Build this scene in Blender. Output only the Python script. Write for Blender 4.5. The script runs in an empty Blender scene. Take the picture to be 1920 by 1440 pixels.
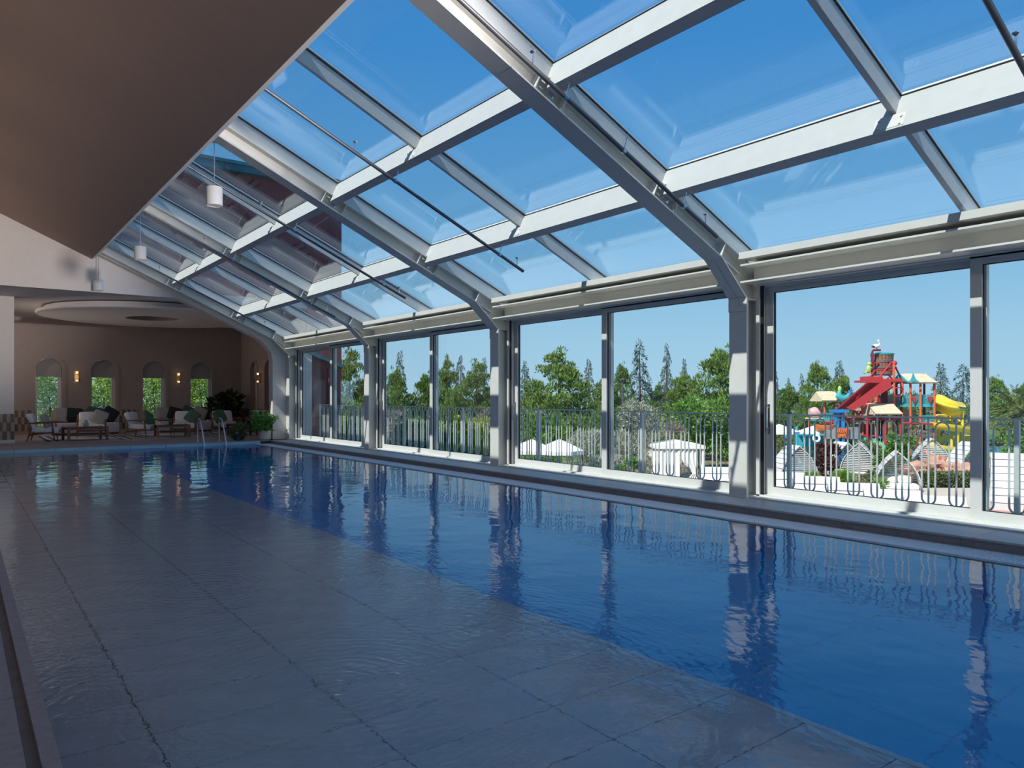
import bpy, bmesh, math, random
import numpy as np
from mathutils import Vector, Matrix

SC = bpy.context.scene
COL = SC.collection
PI = math.pi
random.seed(7)

# ---------------------------------------------------------------- camera, sky, sun, exposure
F_PX, VP_X, HOR_Y, EYE = 1396.5, -82.2, 744.06, 1.35
YAW = math.atan((960 - VP_X) / F_PX)
cam = bpy.data.cameras.new('camera')
camo = bpy.data.objects.new('camera', cam)
COL.objects.link(camo)
camo.location = (0, 0, EYE)
camo.rotation_euler = (PI / 2, 0, -YAW)
cam.sensor_width = 36
cam.lens = F_PX / 1920 * 36
cam.shift_y = (HOR_Y - 720) / 1920
cam.clip_start = 0.05
cam.clip_end = 500
SC.camera = camo

world = bpy.data.worlds.new('sky')
SC.world = world
world.use_nodes = True
wn = world.node_tree
wn.nodes.clear()
w_out = wn.nodes.new('ShaderNodeOutputWorld')
w_bg = wn.nodes.new('ShaderNodeBackground')
w_tc = wn.nodes.new('ShaderNodeTexCoord')
w_sep = wn.nodes.new('ShaderNodeSeparateXYZ')
w_ramp = wn.nodes.new('ShaderNodeValToRGB')
wn.links.new(w_tc.outputs['Generated'], w_sep.inputs[0])
wn.links.new(w_sep.outputs['Z'], w_ramp.inputs[0])
wn.links.new(w_ramp.outputs[0], w_bg.inputs[0])
wn.links.new(w_bg.outputs[0], w_out.inputs[0])
w_bg.inputs[1].default_value = 1.0
cr = w_ramp.color_ramp
cr.elements[0].position = 0.0
cr.elements[0].color = (0.44, 0.68, 0.86, 1)
cr.elements[1].position = 1.0
cr.elements[1].color = (0.045, 0.22, 0.56, 1)
for p, c in ((0.08, (0.36, 0.63, 0.84, 1)), (0.2, (0.2, 0.49, 0.80, 1)), (0.42, (0.075, 0.32, 0.72, 1)), (0.7, (0.05, 0.25, 0.62, 1))):
    e = cr.elements.new(p)
    e.color = c

sun = bpy.data.lights.new('sun', 'SUN')
suno = bpy.data.objects.new('sun', sun)
COL.objects.link(suno)
suno.location = (-30, -3, 36)
suno.rotation_euler = Vector((1.0, 0.15, -1.12)).to_track_quat('-Z', 'Y').to_euler()
sun.energy = 7.0
sun.color = (1.0, 0.95, 0.87)
sun.angle = math.radians(0.53)

SC.view_settings.view_transform = 'Standard'
SC.view_settings.look = 'None'
SC.view_settings.gamma = 1
SC.view_settings.use_curve_mapping = False
SC.view_settings.exposure = 0.0
SC.cycles.sample_clamp_indirect = 4.0
SC.cycles.max_bounces = 14
SC.cycles.transparent_max_bounces = 24
SC.cycles.transmission_bounces = 10

# fill lights added out of view to brighten the hall, gable wall and lounge
FILL_LIGHTS = []
def fill_light(loc, aim, watt, spread, blend, size, col=(1.0, 0.87, 0.75)):
    l = bpy.data.lights.new('fill_light', 'SPOT')
    o = bpy.data.objects.new('fill_light', l)
    COL.objects.link(o)
    o.location = loc
    d = Vector(aim) - Vector(loc)
    o.rotation_euler = d.to_track_quat('-Z', 'Y').to_euler()
    l.energy = watt; l.spot_size = math.radians(spread); l.spot_blend = blend; l.shadow_soft_size = size; l.color = col
    FILL_LIGHTS.append((Vector(loc), d.normalized()))
    return o
fill_light((4.6, -5.5, 3.9), (0.3, 23.4, 5.6), 13000, 20, 0.8, 0.45, (1.0, 0.94, 0.90))
for lx, lz in ((8.1, 3.3), (6.4, 3.9)):
    fill_light((lx, -5.5, lz), (7.0, 23.4, 4.4), 2000, 60, 0.9, 0.12, (1.0, 0.92, 0.82))
for i in range(9):
    fill_light((-2.3, -4.2 + 3.3 * i, 3.3), (0.15, -4.2 + 3.3 * i, 6.2), 135, 94, 1.0, 0.10)
fill_light((-1.0, 29.2, 0.25), (5.0, 28.0, 4.1), 300, 80, 1.0, 0.08)
for ly in (27.4, 31.0):
    fill_light((-1.2, ly, 4.12), (6.0, ly + 1.0, 0.6), 135, 120, 1.0, 0.08)

# ---------------------------------------------------------------- helpers
def tag(o, label=None, cat=None, group=None, kind=None):
    if label: o['label'] = label
    if cat: o['category'] = cat
    if group: o['group'] = group
    if kind: o['kind'] = kind
    return o

def empty(name, loc=(0, 0, 0), rz=0, parent=None):
    o = bpy.data.objects.new(name, None)
    COL.objects.link(o)
    o.location = loc
    o.rotation_euler = (0, 0, rz)
    o.empty_display_size = 0.2
    if parent: o.parent = parent
    return o

def copy_tree(o, parent=None):
    c = o.copy()
    COL.objects.link(c)
    if parent: c.parent = parent
    for ch in list(o.children):
        copy_tree(ch, c)
    return c

class MB:
    """collects shapes, then links them as one mesh object"""
    def __init__(s):
        s.v = []; s.f = []
    def add(s, vs, fs):
        b = len(s.v)
        s.v.extend([tuple(map(float, p)) for p in vs])
        s.f.extend([tuple(i + b for i in f) for f in fs])
        return s
    def box(s, x0, x1, y0, y1, z0, z1, M=None):
        vs = [(x, y, z) for z in (z0, z1) for x, y in ((x0, y0), (x1, y0), (x1, y1), (x0, y1))]
        if M is not None: vs = [tuple(M @ Vector(p)) for p in vs]
        return s.add(vs, [(3, 2, 1, 0), (4, 5, 6, 7), (0, 1, 5, 4), (1, 2, 6, 5), (2, 3, 7, 6), (3, 0, 4, 7)])
    def slab(s, s0, s1, n0, n1, y0, y1):
        vs = [R(a, n, y) for n in (n0, n1) for a, y in ((s0, y0), (s1, y0), (s1, y1), (s0, y1))]
        return s.add(vs, [(0, 1, 2, 3), (7, 6, 5, 4), (4, 5, 1, 0), (5, 6, 2, 1), (6, 7, 3, 2), (7, 4, 0, 3)])
    def prism(s, poly, a0, a1, axis='y'):
        """extrude a 2D polygon along an axis; axis y: poly in x,z"""
        n = len(poly)
        def p(u, v, a):
            return {'y': (u, a, v), 'x': (a, u, v), 'z': (u, v, a)}[axis]
        vs = [p(u, v, a0) for u, v in poly] + [p(u, v, a1) for u, v in poly]
        fs = [tuple(range(n)), tuple(range(2 * n - 1, n - 1, -1))]
        fs += [(i, i + n, (i + 1) % n + n, (i + 1) % n) for i in range(n)]
        return s.add(vs, fs)
    def tube(s, path, r, n=8, cap=True):
        path = [Vector(p) for p in path]
        m = len(path)
        rr = r if isinstance(r, (list, tuple)) else [r] * m
        ref = None
        vs = []
        for i, p in enumerate(path):
            t = (path[min(i + 1, m - 1)] - path[max(i - 1, 0)]).normalized()
            if ref is None:
                ref = t.orthogonal().normalized()
            ref = (ref - t * ref.dot(t))
            ref = ref.normalized() if ref.length > 1e-6 else t.orthogonal().normalized()
            b = t.cross(ref)
            for k in range(n):
                a = 2 * PI * k / n
                vs.append(p + (ref * math.cos(a) + b * math.sin(a)) * rr[i])
        fs = []
        for i in range(m - 1):
            for k in range(n):
                k2 = (k + 1) % n
                fs.append((i * n + k, i * n + k2, (i + 1) * n + k2, (i + 1) * n + k))
        if cap:
            fs.append(tuple(range(n - 1, -1, -1)))
            fs.append(tuple((m - 1) * n + k for k in range(n)))
        return s.add(vs, fs)
    def lathe(s, prof, c=(0, 0, 0), n=24, cap=True):
        vs = []
        for r, z in prof:
            for k in range(n):
                a = 2 * PI * k / n
                vs.append((c[0] + r * math.cos(a), c[1] + r * math.sin(a), c[2] + z))
        fs = []
        m = len(prof)
        for i in range(m - 1):
            for k in range(n):
                k2 = (k + 1) % n
                fs.append((i * n + k, i * n + k2, (i + 1) * n + k2, (i + 1) * n + k))
        if cap:
            if prof[0][0] > 1e-4: fs.append(tuple(range(n - 1, -1, -1)))
            if prof[-1][0] > 1e-4: fs.append(tuple((m - 1) * n + k for k in range(n)))
        return s.add(vs, fs)
    def ball(s, c, r, n=12, m=8):
        rx, ry, rz = (r, r, r) if not isinstance(r, (tuple, list)) else r
        vs = []
        for i in range(m + 1):
            t = PI * i / m
            for k in range(n):
                a = 2 * PI * k / n
                vs.append((c[0] + rx * math.sin(t) * math.cos(a), c[1] + ry * math.sin(t) * math.sin(a), c[2] - rz * math.cos(t)))
        fs = [(i * n + k, i * n + (k + 1) % n, (i + 1) * n + (k + 1) % n, (i + 1) * n + k) for i in range(m) for k in range(n)]
        return s.add(vs, fs)
    def rbox(s, x0, x1, y0, y1, z0, z1, r, n=5, M=None):
        """rounded box (cushions)"""
        c = Vector(((x0 + x1) / 2, (y0 + y1) / 2, (z0 + z1) / 2))
        h = Vector(((x1 - x0) / 2, (y1 - y0) / 2, (z1 - z0) / 2))
        r = min(r, min(h) * 0.98)
        ts = [-1 + 2 * i / n for i in range(n + 1)]
        ax = [(0, 1, 2), (1, 2, 0), (2, 0, 1)]
        for a, b, d in ax:
            for sg in (-1, 1):
                vs = []
                for i in ts:
                    for j in ts:
                        p = [0, 0, 0]
                        p[a] = math.copysign(abs(i) ** 0.6, i) * h[a]
                        p[b] = math.copysign(abs(j) ** 0.6, j) * h[b]
                        p[d] = sg * h[d]
                        q = [max(-(h[k] - r), min(h[k] - r, p[k])) for k in range(3)]
                        dlt = Vector([p[k] - q[k] for k in range(3)])
                        if dlt.length > 1e-9: dlt = dlt.normalized() * r
                        w = Vector(q) + dlt + c
                        vs.append(M @ w if M is not None else w)
                fs = []
                m = n + 1
                for i in range(n):
                    for j in range(n):
                        f = (i * m + j, (i + 1) * m + j, (i + 1) * m + j + 1, i * m + j + 1)
                        fs.append(f if sg > 0 else f[::-1])
                s.add(vs, fs)
        return s
    def mesh(s, name, smooth=False):
        me = bpy.data.meshes.new(name)
        me.from_pydata(s.v, [], s.f)
        bm = bmesh.new()
        bm.from_mesh(me)
        if smooth: bmesh.ops.remove_doubles(bm, verts=bm.verts, dist=1e-5)
        bmesh.ops.recalc_face_normals(bm, faces=bm.faces)
        bm.to_mesh(me)
        bm.free()
        if smooth:
            me.shade_smooth()
            me.set_sharp_from_angle(angle=math.radians(40))
        return me
    def build(s, name, m, parent=None, smooth=False, loc=None):
        o = bpy.data.objects.new(name, s.mesh(name, smooth))
        COL.objects.link(o)
        o.data.materials.append(m)
        if parent: o.parent = parent
        if loc: o.location = loc
        return o

def inst(src, parent=None, loc=None, rz=None, scale=None):
    o = src.copy()
    COL.objects.link(o)
    if parent: o.parent = parent
    if loc is not None: o.location = loc
    if rz is not None: o.rotation_euler = (0, 0, rz)
    if scale is not None: o.scale = scale
    return o

def fast_mesh(name, V, Fc):
    me = bpy.data.meshes.new(name)
    V = np.asarray(V, np.float32); Fc = np.asarray(Fc, np.int32)
    k = Fc.shape[1]
    me.vertices.add(len(V)); me.vertices.foreach_set('co', V.ravel())
    me.loops.add(Fc.size); me.loops.foreach_set('vertex_index', Fc.ravel())
    me.polygons.add(len(Fc)); me.polygons.foreach_set('loop_start', np.arange(len(Fc), dtype=np.int32) * k)
    me.update(calc_edges=True)
    me.validate()
    return me

# ---------------------------------------------------------------- materials
def mat(name, col, rough=0.6, metal=0.0, var=0.08, scale=6.0, bump=0.0, bscale=60.0, spec=0.5, coat=0.0, stretch=None):
    m = bpy.data.materials.new(name)
    m.use_nodes = True
    nt = m.node_tree
    b = nt.nodes['Principled BSDF']
    b.inputs['Roughness'].default_value = rough
    b.inputs['Metallic'].default_value = metal
    b.inputs['Specular IOR Level'].default_value = spec
    b.inputs['Coat Weight'].default_value = coat
    tc = nt.nodes.new('ShaderNodeTexCoord')
    src = tc.outputs['Object']
    if stretch:
        mp = nt.nodes.new('ShaderNodeMapping')
        mp.inputs['Scale'].default_value = stretch
        nt.links.new(src, mp.inputs[0]); src = mp.outputs[0]
    n = nt.nodes.new('ShaderNodeTexNoise')
    n.inputs['Scale'].default_value = scale
    n.inputs['Detail'].default_value = 4
    nt.links.new(src, n.inputs['Vector'])
    mr = nt.nodes.new('ShaderNodeMapRange')
    mr.inputs[1].default_value = 0.3; mr.inputs[2].default_value = 0.7
    mr.inputs[3].default_value = 1 - var; mr.inputs[4].default_value = 1 + var
    nt.links.new(n.outputs['Fac'], mr.inputs[0])
    mx = nt.nodes.new('ShaderNodeVectorMath'); mx.operation = 'SCALE'
    mx.inputs[0].default_value = col[:3]
    nt.links.new(mr.outputs[0], mx.inputs['Scale'])
    nt.links.new(mx.outputs[0], b.inputs['Base Color'])
    if bump:
        n2 = nt.nodes.new('ShaderNodeTexNoise')
        n2.inputs['Scale'].default_value = bscale
        n2.inputs['Detail'].default_value = 3
        nt.links.new(src, n2.inputs['Vector'])
        bp = nt.nodes.new('ShaderNodeBump')
        bp.inputs['Strength'].default_value = bump
        bp.inputs['Distance'].default_value = 0.01
        nt.links.new(n2.outputs['Fac'], bp.inputs['Height'])
        nt.links.new(bp.outputs[0], b.inputs['Normal'])
    return m

def emis(name, col, st):
    m = bpy.data.materials.new(name)
    m.use_nodes = True
    b = m.node_tree.nodes['Principled BSDF']
    b.inputs['Base Color'].default_value = (*col, 1)
    b.inputs['Emission Color'].default_value = (*col, 1)
    b.inputs['Emission Strength'].default_value = st
    return m

def glass_mat(name, tint, r0, rough=0.0):
    """clear pane: lets light straight through, mirrors by angle"""
    m = bpy.data.materials.new(name)
    m.use_nodes = True
    nt = m.node_tree
    nt.nodes.clear()
    out = nt.nodes.new('ShaderNodeOutputMaterial')
    tr = nt.nodes.new('ShaderNodeBsdfTransparent'); tr.inputs[0].default_value = (*tint, 1)
    gl = nt.nodes.new('ShaderNodeBsdfGlossy'); gl.inputs['Roughness'].default_value = rough
    gl.inputs['Color'].default_value = (0.95, 0.97, 1.0, 1)
    lw = nt.nodes.new('ShaderNodeLayerWeight'); lw.inputs[0].default_value = 0.5
    pw = nt.nodes.new('ShaderNodeMath'); pw.operation = 'POWER'; pw.inputs[1].default_value = 5.0
    mr = nt.nodes.new('ShaderNodeMapRange'); mr.inputs[3].default_value = r0; mr.inputs[4].default_value = 1.0
    mx = nt.nodes.new('ShaderNodeMixShader')
    nt.links.new(lw.outputs['Facing'], pw.inputs[0])
    nt.links.new(pw.outputs[0], mr.inputs[0])
    nt.links.new(mr.outputs[0], mx.inputs[0])
    nt.links.new(tr.outputs[0], mx.inputs[1])
    nt.links.new(gl.outputs[0], mx.inputs[2])
    nt.links.new(mx.outputs[0], out.inputs[0])
    return m

def leaf_mat(name, c1, c2, trans=0.25, rough=0.6):
    m = bpy.data.materials.new(name)
    m.use_nodes = True
    nt = m.node_tree
    nt.nodes.clear()
    out = nt.nodes.new('ShaderNodeOutputMaterial')
    geo = nt.nodes.new('ShaderNodeNewGeometry')
    ramp = nt.nodes.new('ShaderNodeValToRGB')
    ramp.color_ramp.elements[0].color = (*c1, 1)
    ramp.color_ramp.elements[1].color = (*c2, 1)
    nt.links.new(geo.outputs['Random Per Island'], ramp.inputs[0])
    df = nt.nodes.new('ShaderNodeBsdfPrincipled'); df.inputs['Roughness'].default_value = rough
    df.inputs['Specular IOR Level'].default_value = 0.25
    tl = nt.nodes.new('ShaderNodeBsdfTranslucent')
    mx = nt.nodes.new('ShaderNodeMixShader'); mx.inputs[0].default_value = trans
    nt.links.new(ramp.outputs[0], df.inputs['Base Color'])
    nt.links.new(ramp.outputs[0], tl.inputs[0])
    nt.links.new(df.outputs[0], mx.inputs[1]); nt.links.new(tl.outputs[0], mx.inputs[2])
    nt.links.new(mx.outputs[0], out.inputs[0])
    return m

def water_mat():
    m = bpy.data.materials.new('pool_water')
    m.use_nodes = True
    nt = m.node_tree
    nt.nodes.clear()
    L = nt.links.new
    out = nt.nodes.new('ShaderNodeOutputMaterial')
    rf = nt.nodes.new('ShaderNodeBsdfRefraction')
    rf.inputs['IOR'].default_value = 1.33
    rf.inputs['Roughness'].default_value = 0.0
    rf.inputs['Color'].default_value = (0.975, 0.99, 1.0, 1)
    gl = nt.nodes.new('ShaderNodeBsdfGlossy')
    gl.inputs['Roughness'].default_value = 0.0
    fr = nt.nodes.new('ShaderNodeFresnel')
    ge = nt.nodes.new('ShaderNodeNewGeometry')
    io = nt.nodes.new('ShaderNodeMapRange'); io.inputs[3].default_value = 1.42; io.inputs[4].default_value = 1.33
    L(ge.outputs['Backfacing'], io.inputs[0]); L(io.outputs[0], fr.inputs['IOR'])
    ms = nt.nodes.new('ShaderNodeMixShader')
    L(fr.outputs[0], ms.inputs[0]); L(rf.outputs[0], ms.inputs[1]); L(gl.outputs[0], ms.inputs[2])
    tc = nt.nodes.new('ShaderNodeTexCoord')
    def math_(op, a=None, b=None, c=None):
        n = nt.nodes.new('ShaderNodeMath'); n.operation = op
        for i, q in enumerate((a, b, c)):
            if q is None: continue
            if isinstance(q, (int, float)): n.inputs[i].default_value = q
            else: L(q, n.inputs[i])
        return n.outputs[0]
    def noise(scale, sc=(1, 1, 1), det=2.0, rot=0.0, dist=0.0):
        mp = nt.nodes.new('ShaderNodeMapping'); mp.inputs['Scale'].default_value = sc
        mp.inputs['Rotation'].default_value = (0, 0, rot)
        L(tc.outputs['Object'], mp.inputs[0])
        n = nt.nodes.new('ShaderNodeTexNoise'); n.inputs['Scale'].default_value = scale
        n.inputs['Detail'].default_value = det; n.inputs['Distortion'].default_value = dist
        L(mp.outputs[0], n.inputs['Vector'])
        return n.outputs['Fac']
    h = math_('MULTIPLY', noise(1.6, (1, 1, 1), 2, 0.4), 0.010)
    h = math_('MULTIPLY_ADD', noise(5.0, (1, 0.8, 1), 2, 0.9, 0.3), 0.0028, h)
    fine = noise(24.0, (1, 1, 1), 3, 0.2, 0.4)
    sep = nt.nodes.new('ShaderNodeSeparateXYZ'); L(tc.outputs['Object'], sep.inputs[0])
    env = None
    for (cx, cy, A, wl, rad) in JETS:
        dx = math_('SUBTRACT', sep.outputs['X'], cx); dy = math_('SUBTRACT', sep.outputs['Y'], cy)
        d = math_('SQRT', math_('ADD', math_('MULTIPLY', dx, dx), math_('MULTIPLY', dy, dy)))
        dd = math_('MULTIPLY_ADD', noise(7.0), 0.16, d)
        fall = math_('POWER', 2.718, math_('MULTIPLY', d, -1.0 / rad))
        wv = math_('MULTIPLY', math_('SINE', math_('MULTIPLY', dd, 2 * PI / wl)), math_('MULTIPLY', fall, A))
        h = math_('ADD', h, wv)
        env = fall if env is None else math_('ADD', env, fall)
    h = math_('ADD', h, math_('MULTIPLY', math_('MULTIPLY', fine, env), 0.0050))
    bp = nt.nodes.new('ShaderNodeBump')
    bp.inputs['Strength'].default_value = 1.0
    bp.inputs['Distance'].default_value = 1.0
    L(h, bp.inputs['Height'])
    for nd in (gl, rf, fr): L(bp.outputs[0], nd.inputs['Normal'])
    L(ms.outputs[0], out.inputs[0])
    return m

JETS = [(1.53, 3.55, 0.0011, 0.075, 1.1), (1.52, 5.95, 0.0011, 0.075, 1.1), (1.52, 8.35, 0.0011, 0.08, 0.8), (1.52, 10.8, 0.0012, 0.12, 0.55), (1.52, 13.2, 0.0012, 0.12, 0.5)]

M = {}
M['white_steel'] = mat('white_steel', (0.70, 0.68, 0.635), 0.42, var=0.03)
M['white_alu'] = mat('white_alu', (0.66, 0.65, 0.625), 0.38, var=0.02)
M['white_purlin'] = mat('white_purlin', (0.58, 0.575, 0.555), 0.42, var=0.03)
M['gasket'] = mat('gasket', (0.012, 0.012, 0.014), 0.5)
M['roof_glass'] = glass_mat('roof_glass', (0.90, 0.955, 0.975), 0.085)
M['door_glass'] = glass_mat('door_glass', (0.97, 0.985, 0.985), 0.03)
M['pipe'] = mat('pipe', (0.13, 0.13, 0.145), 0.4, 0.3)
M['chrome'] = mat('chrome', (0.75, 0.75, 0.76), 0.18, 1.0, var=0.02)
M['galv'] = mat('galv', (0.74, 0.735, 0.70), 0.45, 0.15, var=0.06, scale=20)
M['soffit'] = mat('soffit', (0.33, 0.225, 0.185), 0.85, var=0.03, bump=0.05, bscale=120)
M['wall_light'] = mat('wall_light', (0.70, 0.63, 0.60), 0.85, var=0.02)
M['wall_taupe'] = mat('wall_taupe', (0.38, 0.30, 0.275), 0.85, var=0.03)
M['lounge_ceiling'] = mat('lounge_ceiling', (0.78, 0.72, 0.71), 0.85, var=0.02)
M['deck_tile'] = mat('deck_tile', (0.46, 0.43, 0.42), 0.5, var=0.06, scale=9, bump=0.06)
M['deck_dark'] = mat('deck_dark', (0.50, 0.39, 0.36), 0.7, var=0.12, scale=22, bump=0.15, bscale=140)
M['riser_tile'] = mat('riser_tile', (0.29, 0.255, 0.25), 0.55, var=0.12, scale=14, bump=0.08)
M['joint'] = mat('joint', (0.055, 0.05, 0.05), 0.9)
M['deep_joint'] = mat('deep_joint', (0.003, 0.36, 0.72), 0.8)
M['ledge_tile'] = mat('ledge_tile', (0.90, 0.90, 0.89), 0.6, var=0.10, scale=3.0)
M['deep_tile'] = mat('deep_tile', (0.002, 0.58, 1.0), 0.5, var=0.05, scale=2.0)
M['pool_wall'] = mat('pool_wall', (0.32, 0.50, 0.60), 0.5, var=0.05, scale=2.0)
M['grate'] = mat('grate', (0.78, 0.77, 0.79), 0.5, var=0.03)
M['grate_edge'] = mat('grate_edge', (0.34, 0.30, 0.33), 0.6, var=0.06)
M['trough'] = mat('trough', (0.05, 0.05, 0.06), 0.8)
M['blind'] = mat('blind', (0.37, 0.33, 0.32), 0.9, var=0.02)
M['curtain'] = mat('curtain', (0.75, 0.74, 0.74), 0.9, var=0.03)
M['frame_white'] = mat('frame_white', (0.72, 0.68, 0.66), 0.5, var=0.02)
M['brass'] = mat('brass', (0.72, 0.42, 0.16), 0.3, 0.9, var=0.04)
M['lamp_grey'] = mat('lamp_grey', (0.60, 0.59, 0.60), 0.6, var=0.02)
M['wood'] = mat('wood', (0.20, 0.075, 0.035), 0.45, var=0.25, scale=5, stretch=(1, 1, 8))
M['wood_dark'] = mat('wood_dark', (0.10, 0.05, 0.03), 0.45, var=0.2, scale=5)
M['fabric_white'] = mat('fabric_white', (0.84, 0.80, 0.83), 0.95, var=0.04, scale=30, bump=0.1, bscale=250)
M['fabric_grey'] = mat('fabric_grey', (0.40, 0.375, 0.36), 0.95, var=0.06, scale=30, bump=0.1, bscale=250)
M['fabric_green'] = mat('fabric_green', (0.10, 0.19, 0.12), 0.95, var=0.08, scale=30)
M['fabric_teal'] = mat('fabric_teal', (0.05, 0.115, 0.11), 0.95, var=0.08, scale=30)
M['fabric_black'] = mat('fabric_black', (0.022, 0.03, 0.03), 0.95, var=0.08, scale=30)
M['sofa'] = mat('sofa', (0.62, 0.60, 0.66), 0.95, var=0.04, scale=30)
M['rug'] = mat('rug', (0.58, 0.55, 0.56), 0.95, var=0.06, scale=20)
M['rug_dark'] = mat('rug_dark', (0.09, 0.06, 0.06), 0.95, var=0.06, scale=20)
M['tile_light'] = mat('tile_light', (0.33, 0.235, 0.155), 0.4, var=0.12, scale=4)
M['tile_brown'] = mat('tile_brown', (0.085, 0.045, 0.028), 0.4, var=0.12, scale=4)
M['floor'] = mat('floor', (0.36, 0.29, 0.275), 0.55, var=0.06, scale=5)
M['vase_glass'] = mat('vase_glass', (0.30, 0.42, 0.38), 0.15, var=0.05)
M['vase_dark'] = mat('vase_dark', (0.03, 0.055, 0.045), 0.2, var=0.05)
M['pot'] = mat('pot', (0.62, 0.52, 0.46), 0.7, var=0.06)
M['soil'] = mat('soil', (0.05, 0.035, 0.025), 0.95)
M['maroon'] = mat('maroon', (0.20, 0.062, 0.065), 0.85, var=0.05, scale=1.5)
M['teal_trim'] = mat('teal_trim', (0.03, 0.16, 0.20), 0.5, var=0.06)
M['roofing'] = mat('roofing', (0.30, 0.28, 0.27), 0.9)
M['ground'] = mat('ground', (0.20, 0.16, 0.10), 0.95, var=0.3, scale=0.6, bump=0.3, bscale=8)
M['lawn'] = mat('lawn', (0.10, 0.17, 0.035), 0.95, var=0.3, scale=1.2)
M['pave'] = mat('pave', (0.52, 0.44, 0.36), 0.85, var=0.06, scale=1.5)
M['pave_red'] = mat('pave_red', (0.42, 0.22, 0.17), 0.9, var=0.2, scale=4)
M['plank_white'] = mat('plank_white', (0.56, 0.555, 0.55), 0.55, var=0.03)
M['canvas'] = mat('canvas', (0.82, 0.80, 0.77), 0.9, var=0.03)
M['rock'] = mat('rock', (0.46, 0.25, 0.18), 0.9, var=0.3, scale=1.6, bump=0.6, bscale=5)
M['rock_grey'] = mat('rock_grey', (0.26, 0.24, 0.23), 0.9, var=0.3, scale=1.6, bump=0.6, bscale=5)
M['bark'] = mat('bark', (0.10, 0.065, 0.045), 0.95, var=0.3, scale=6)
M['shingle'] = mat('shingle', (0.66, 0.54, 0.37), 0.85, var=0.12, scale=4)
M['p_red'] = mat('p_red', (0.46, 0.035, 0.04), 0.4, var=0.06)
M['p_crimson'] = mat('p_crimson', (0.20, 0.012, 0.03), 0.45, var=0.06)
M['p_orange'] = mat('p_orange', (0.62, 0.12, 0.05), 0.45, var=0.06)
M['p_slide_orange'] = mat('p_slide_orange', (0.80, 0.20, 0.05), 0.35, var=0.04)
M['p_yellow'] = mat('p_yellow', (0.78, 0.58, 0.05), 0.35, var=0.04)
M['p_teal'] = mat('p_teal', (0.05, 0.36, 0.40), 0.4, var=0.08)
M['p_blue'] = mat('p_blue', (0.03, 0.20, 0.46), 0.4, var=0.06)
M['p_green'] = mat('p_green', (0.10, 0.48, 0.26), 0.35, var=0.06)
M['p_lime'] = mat('p_lime', (0.38, 0.55, 0.14), 0.4, var=0.1)
M['p_pink'] = mat('p_pink', (0.62, 0.36, 0.36), 0.5, var=0.05)
M['p_black'] = mat('p_black', (0.02, 0.02, 0.025), 0.5)
M['p_net'] = mat('p_net', (0.40, 0.37, 0.36), 0.7, var=0.2, scale=3)
M['stave'] = mat('stave', (0.26, 0.115, 0.06), 0.6, var=0.25, scale=4)
M['hoop'] = mat('hoop', (0.16, 0.15, 0.16), 0.5, 0.3)
M['bird_white'] = mat('bird_white', (0.80, 0.76, 0.72), 0.7)
M['park_water'] = mat('park_water', (0.10, 0.42, 0.60), 0.08, var=0.1, scale=0.7)
M['cushion_print'] = mat('cushion_print', (0.66, 0.63, 0.63), 0.9, var=0.05)
M['person_dark'] = mat('person_dark', (0.03, 0.035, 0.05), 0.9)
M['glow'] = emis('glow', (1.0, 0.66, 0.32), 2.2)
M['glow_soft'] = emis('glow_soft', (1.0, 0.93, 0.85), 0.8)
M['leaf_pine'] = leaf_mat('leaf_pine', (0.075, 0.14, 0.03), (0.25, 0.37, 0.085), 0.3)
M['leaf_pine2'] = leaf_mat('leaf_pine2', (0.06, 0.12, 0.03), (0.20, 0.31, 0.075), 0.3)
M['leaf_cedar'] = leaf_mat('leaf_cedar', (0.035, 0.075, 0.065), (0.13, 0.19, 0.165), 0.1)
M['leaf_olive'] = leaf_mat('leaf_olive', (0.13, 0.16, 0.10), (0.50, 0.52, 0.44), 0.15)
M['leaf_dry'] = leaf_mat('leaf_dry', (0.20, 0.16, 0.12), (0.40, 0.34, 0.27), 0.15)
M['leaf_lime'] = leaf_mat('leaf_lime', (0.17, 0.25, 0.02), (0.55, 0.58, 0.07), 0.25)
M['leaf_broad'] = leaf_mat('leaf_broad', (0.05, 0.13, 0.025), (0.20, 0.37, 0.07), 0.2, 0.4)
M['leaf_hedge'] = leaf_mat('leaf_hedge', (0.05, 0.075, 0.025), (0.24, 0.27, 0.12), 0.15, 0.4)
M['leaf_purple'] = leaf_mat('leaf_purple', (0.035, 0.012, 0.012), (0.15, 0.045, 0.035), 0.15)
M['leaf_palm'] = leaf_mat('leaf_palm', (0.06, 0.10, 0.03), (0.26, 0.29, 0.11), 0.2)
M['leaf_sun'] = leaf_mat('leaf_sun', (0.11, 0.20, 0.03), (0.40, 0.56, 0.12), 0.35)
M['leaf_indoor'] = leaf_mat('leaf_indoor', (0.05, 0.16, 0.03), (0.18, 0.42, 0.08), 0.3)
M['leaf_indoor_dark'] = leaf_mat('leaf_indoor_dark', (0.012, 0.03, 0.015), (0.03, 0.07, 0.03), 0.1)
M['leaf_grass'] = leaf_mat('leaf_grass', (0.10, 0.22, 0.02), (0.24, 0.42, 0.05), 0.3)

# ---------------------------------------------------------------- roof geometry frame
TH = math.atan(0.459)
CT, ST = math.cos(TH), math.sin(TH)
KX, KZ = 7.934, 3.151
def R(s, n, y):
    return (KX - s * CT + n * ST, y, KZ + s * ST + n * CT)
YK = {k: 0.554 + 5.678 * k for k in range(-1, 5)}
XC = 8.453
S_P = (1.27, 3.26)
S_TOP = 5.32

# ================================================================ LARGE STRUCTURE

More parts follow.
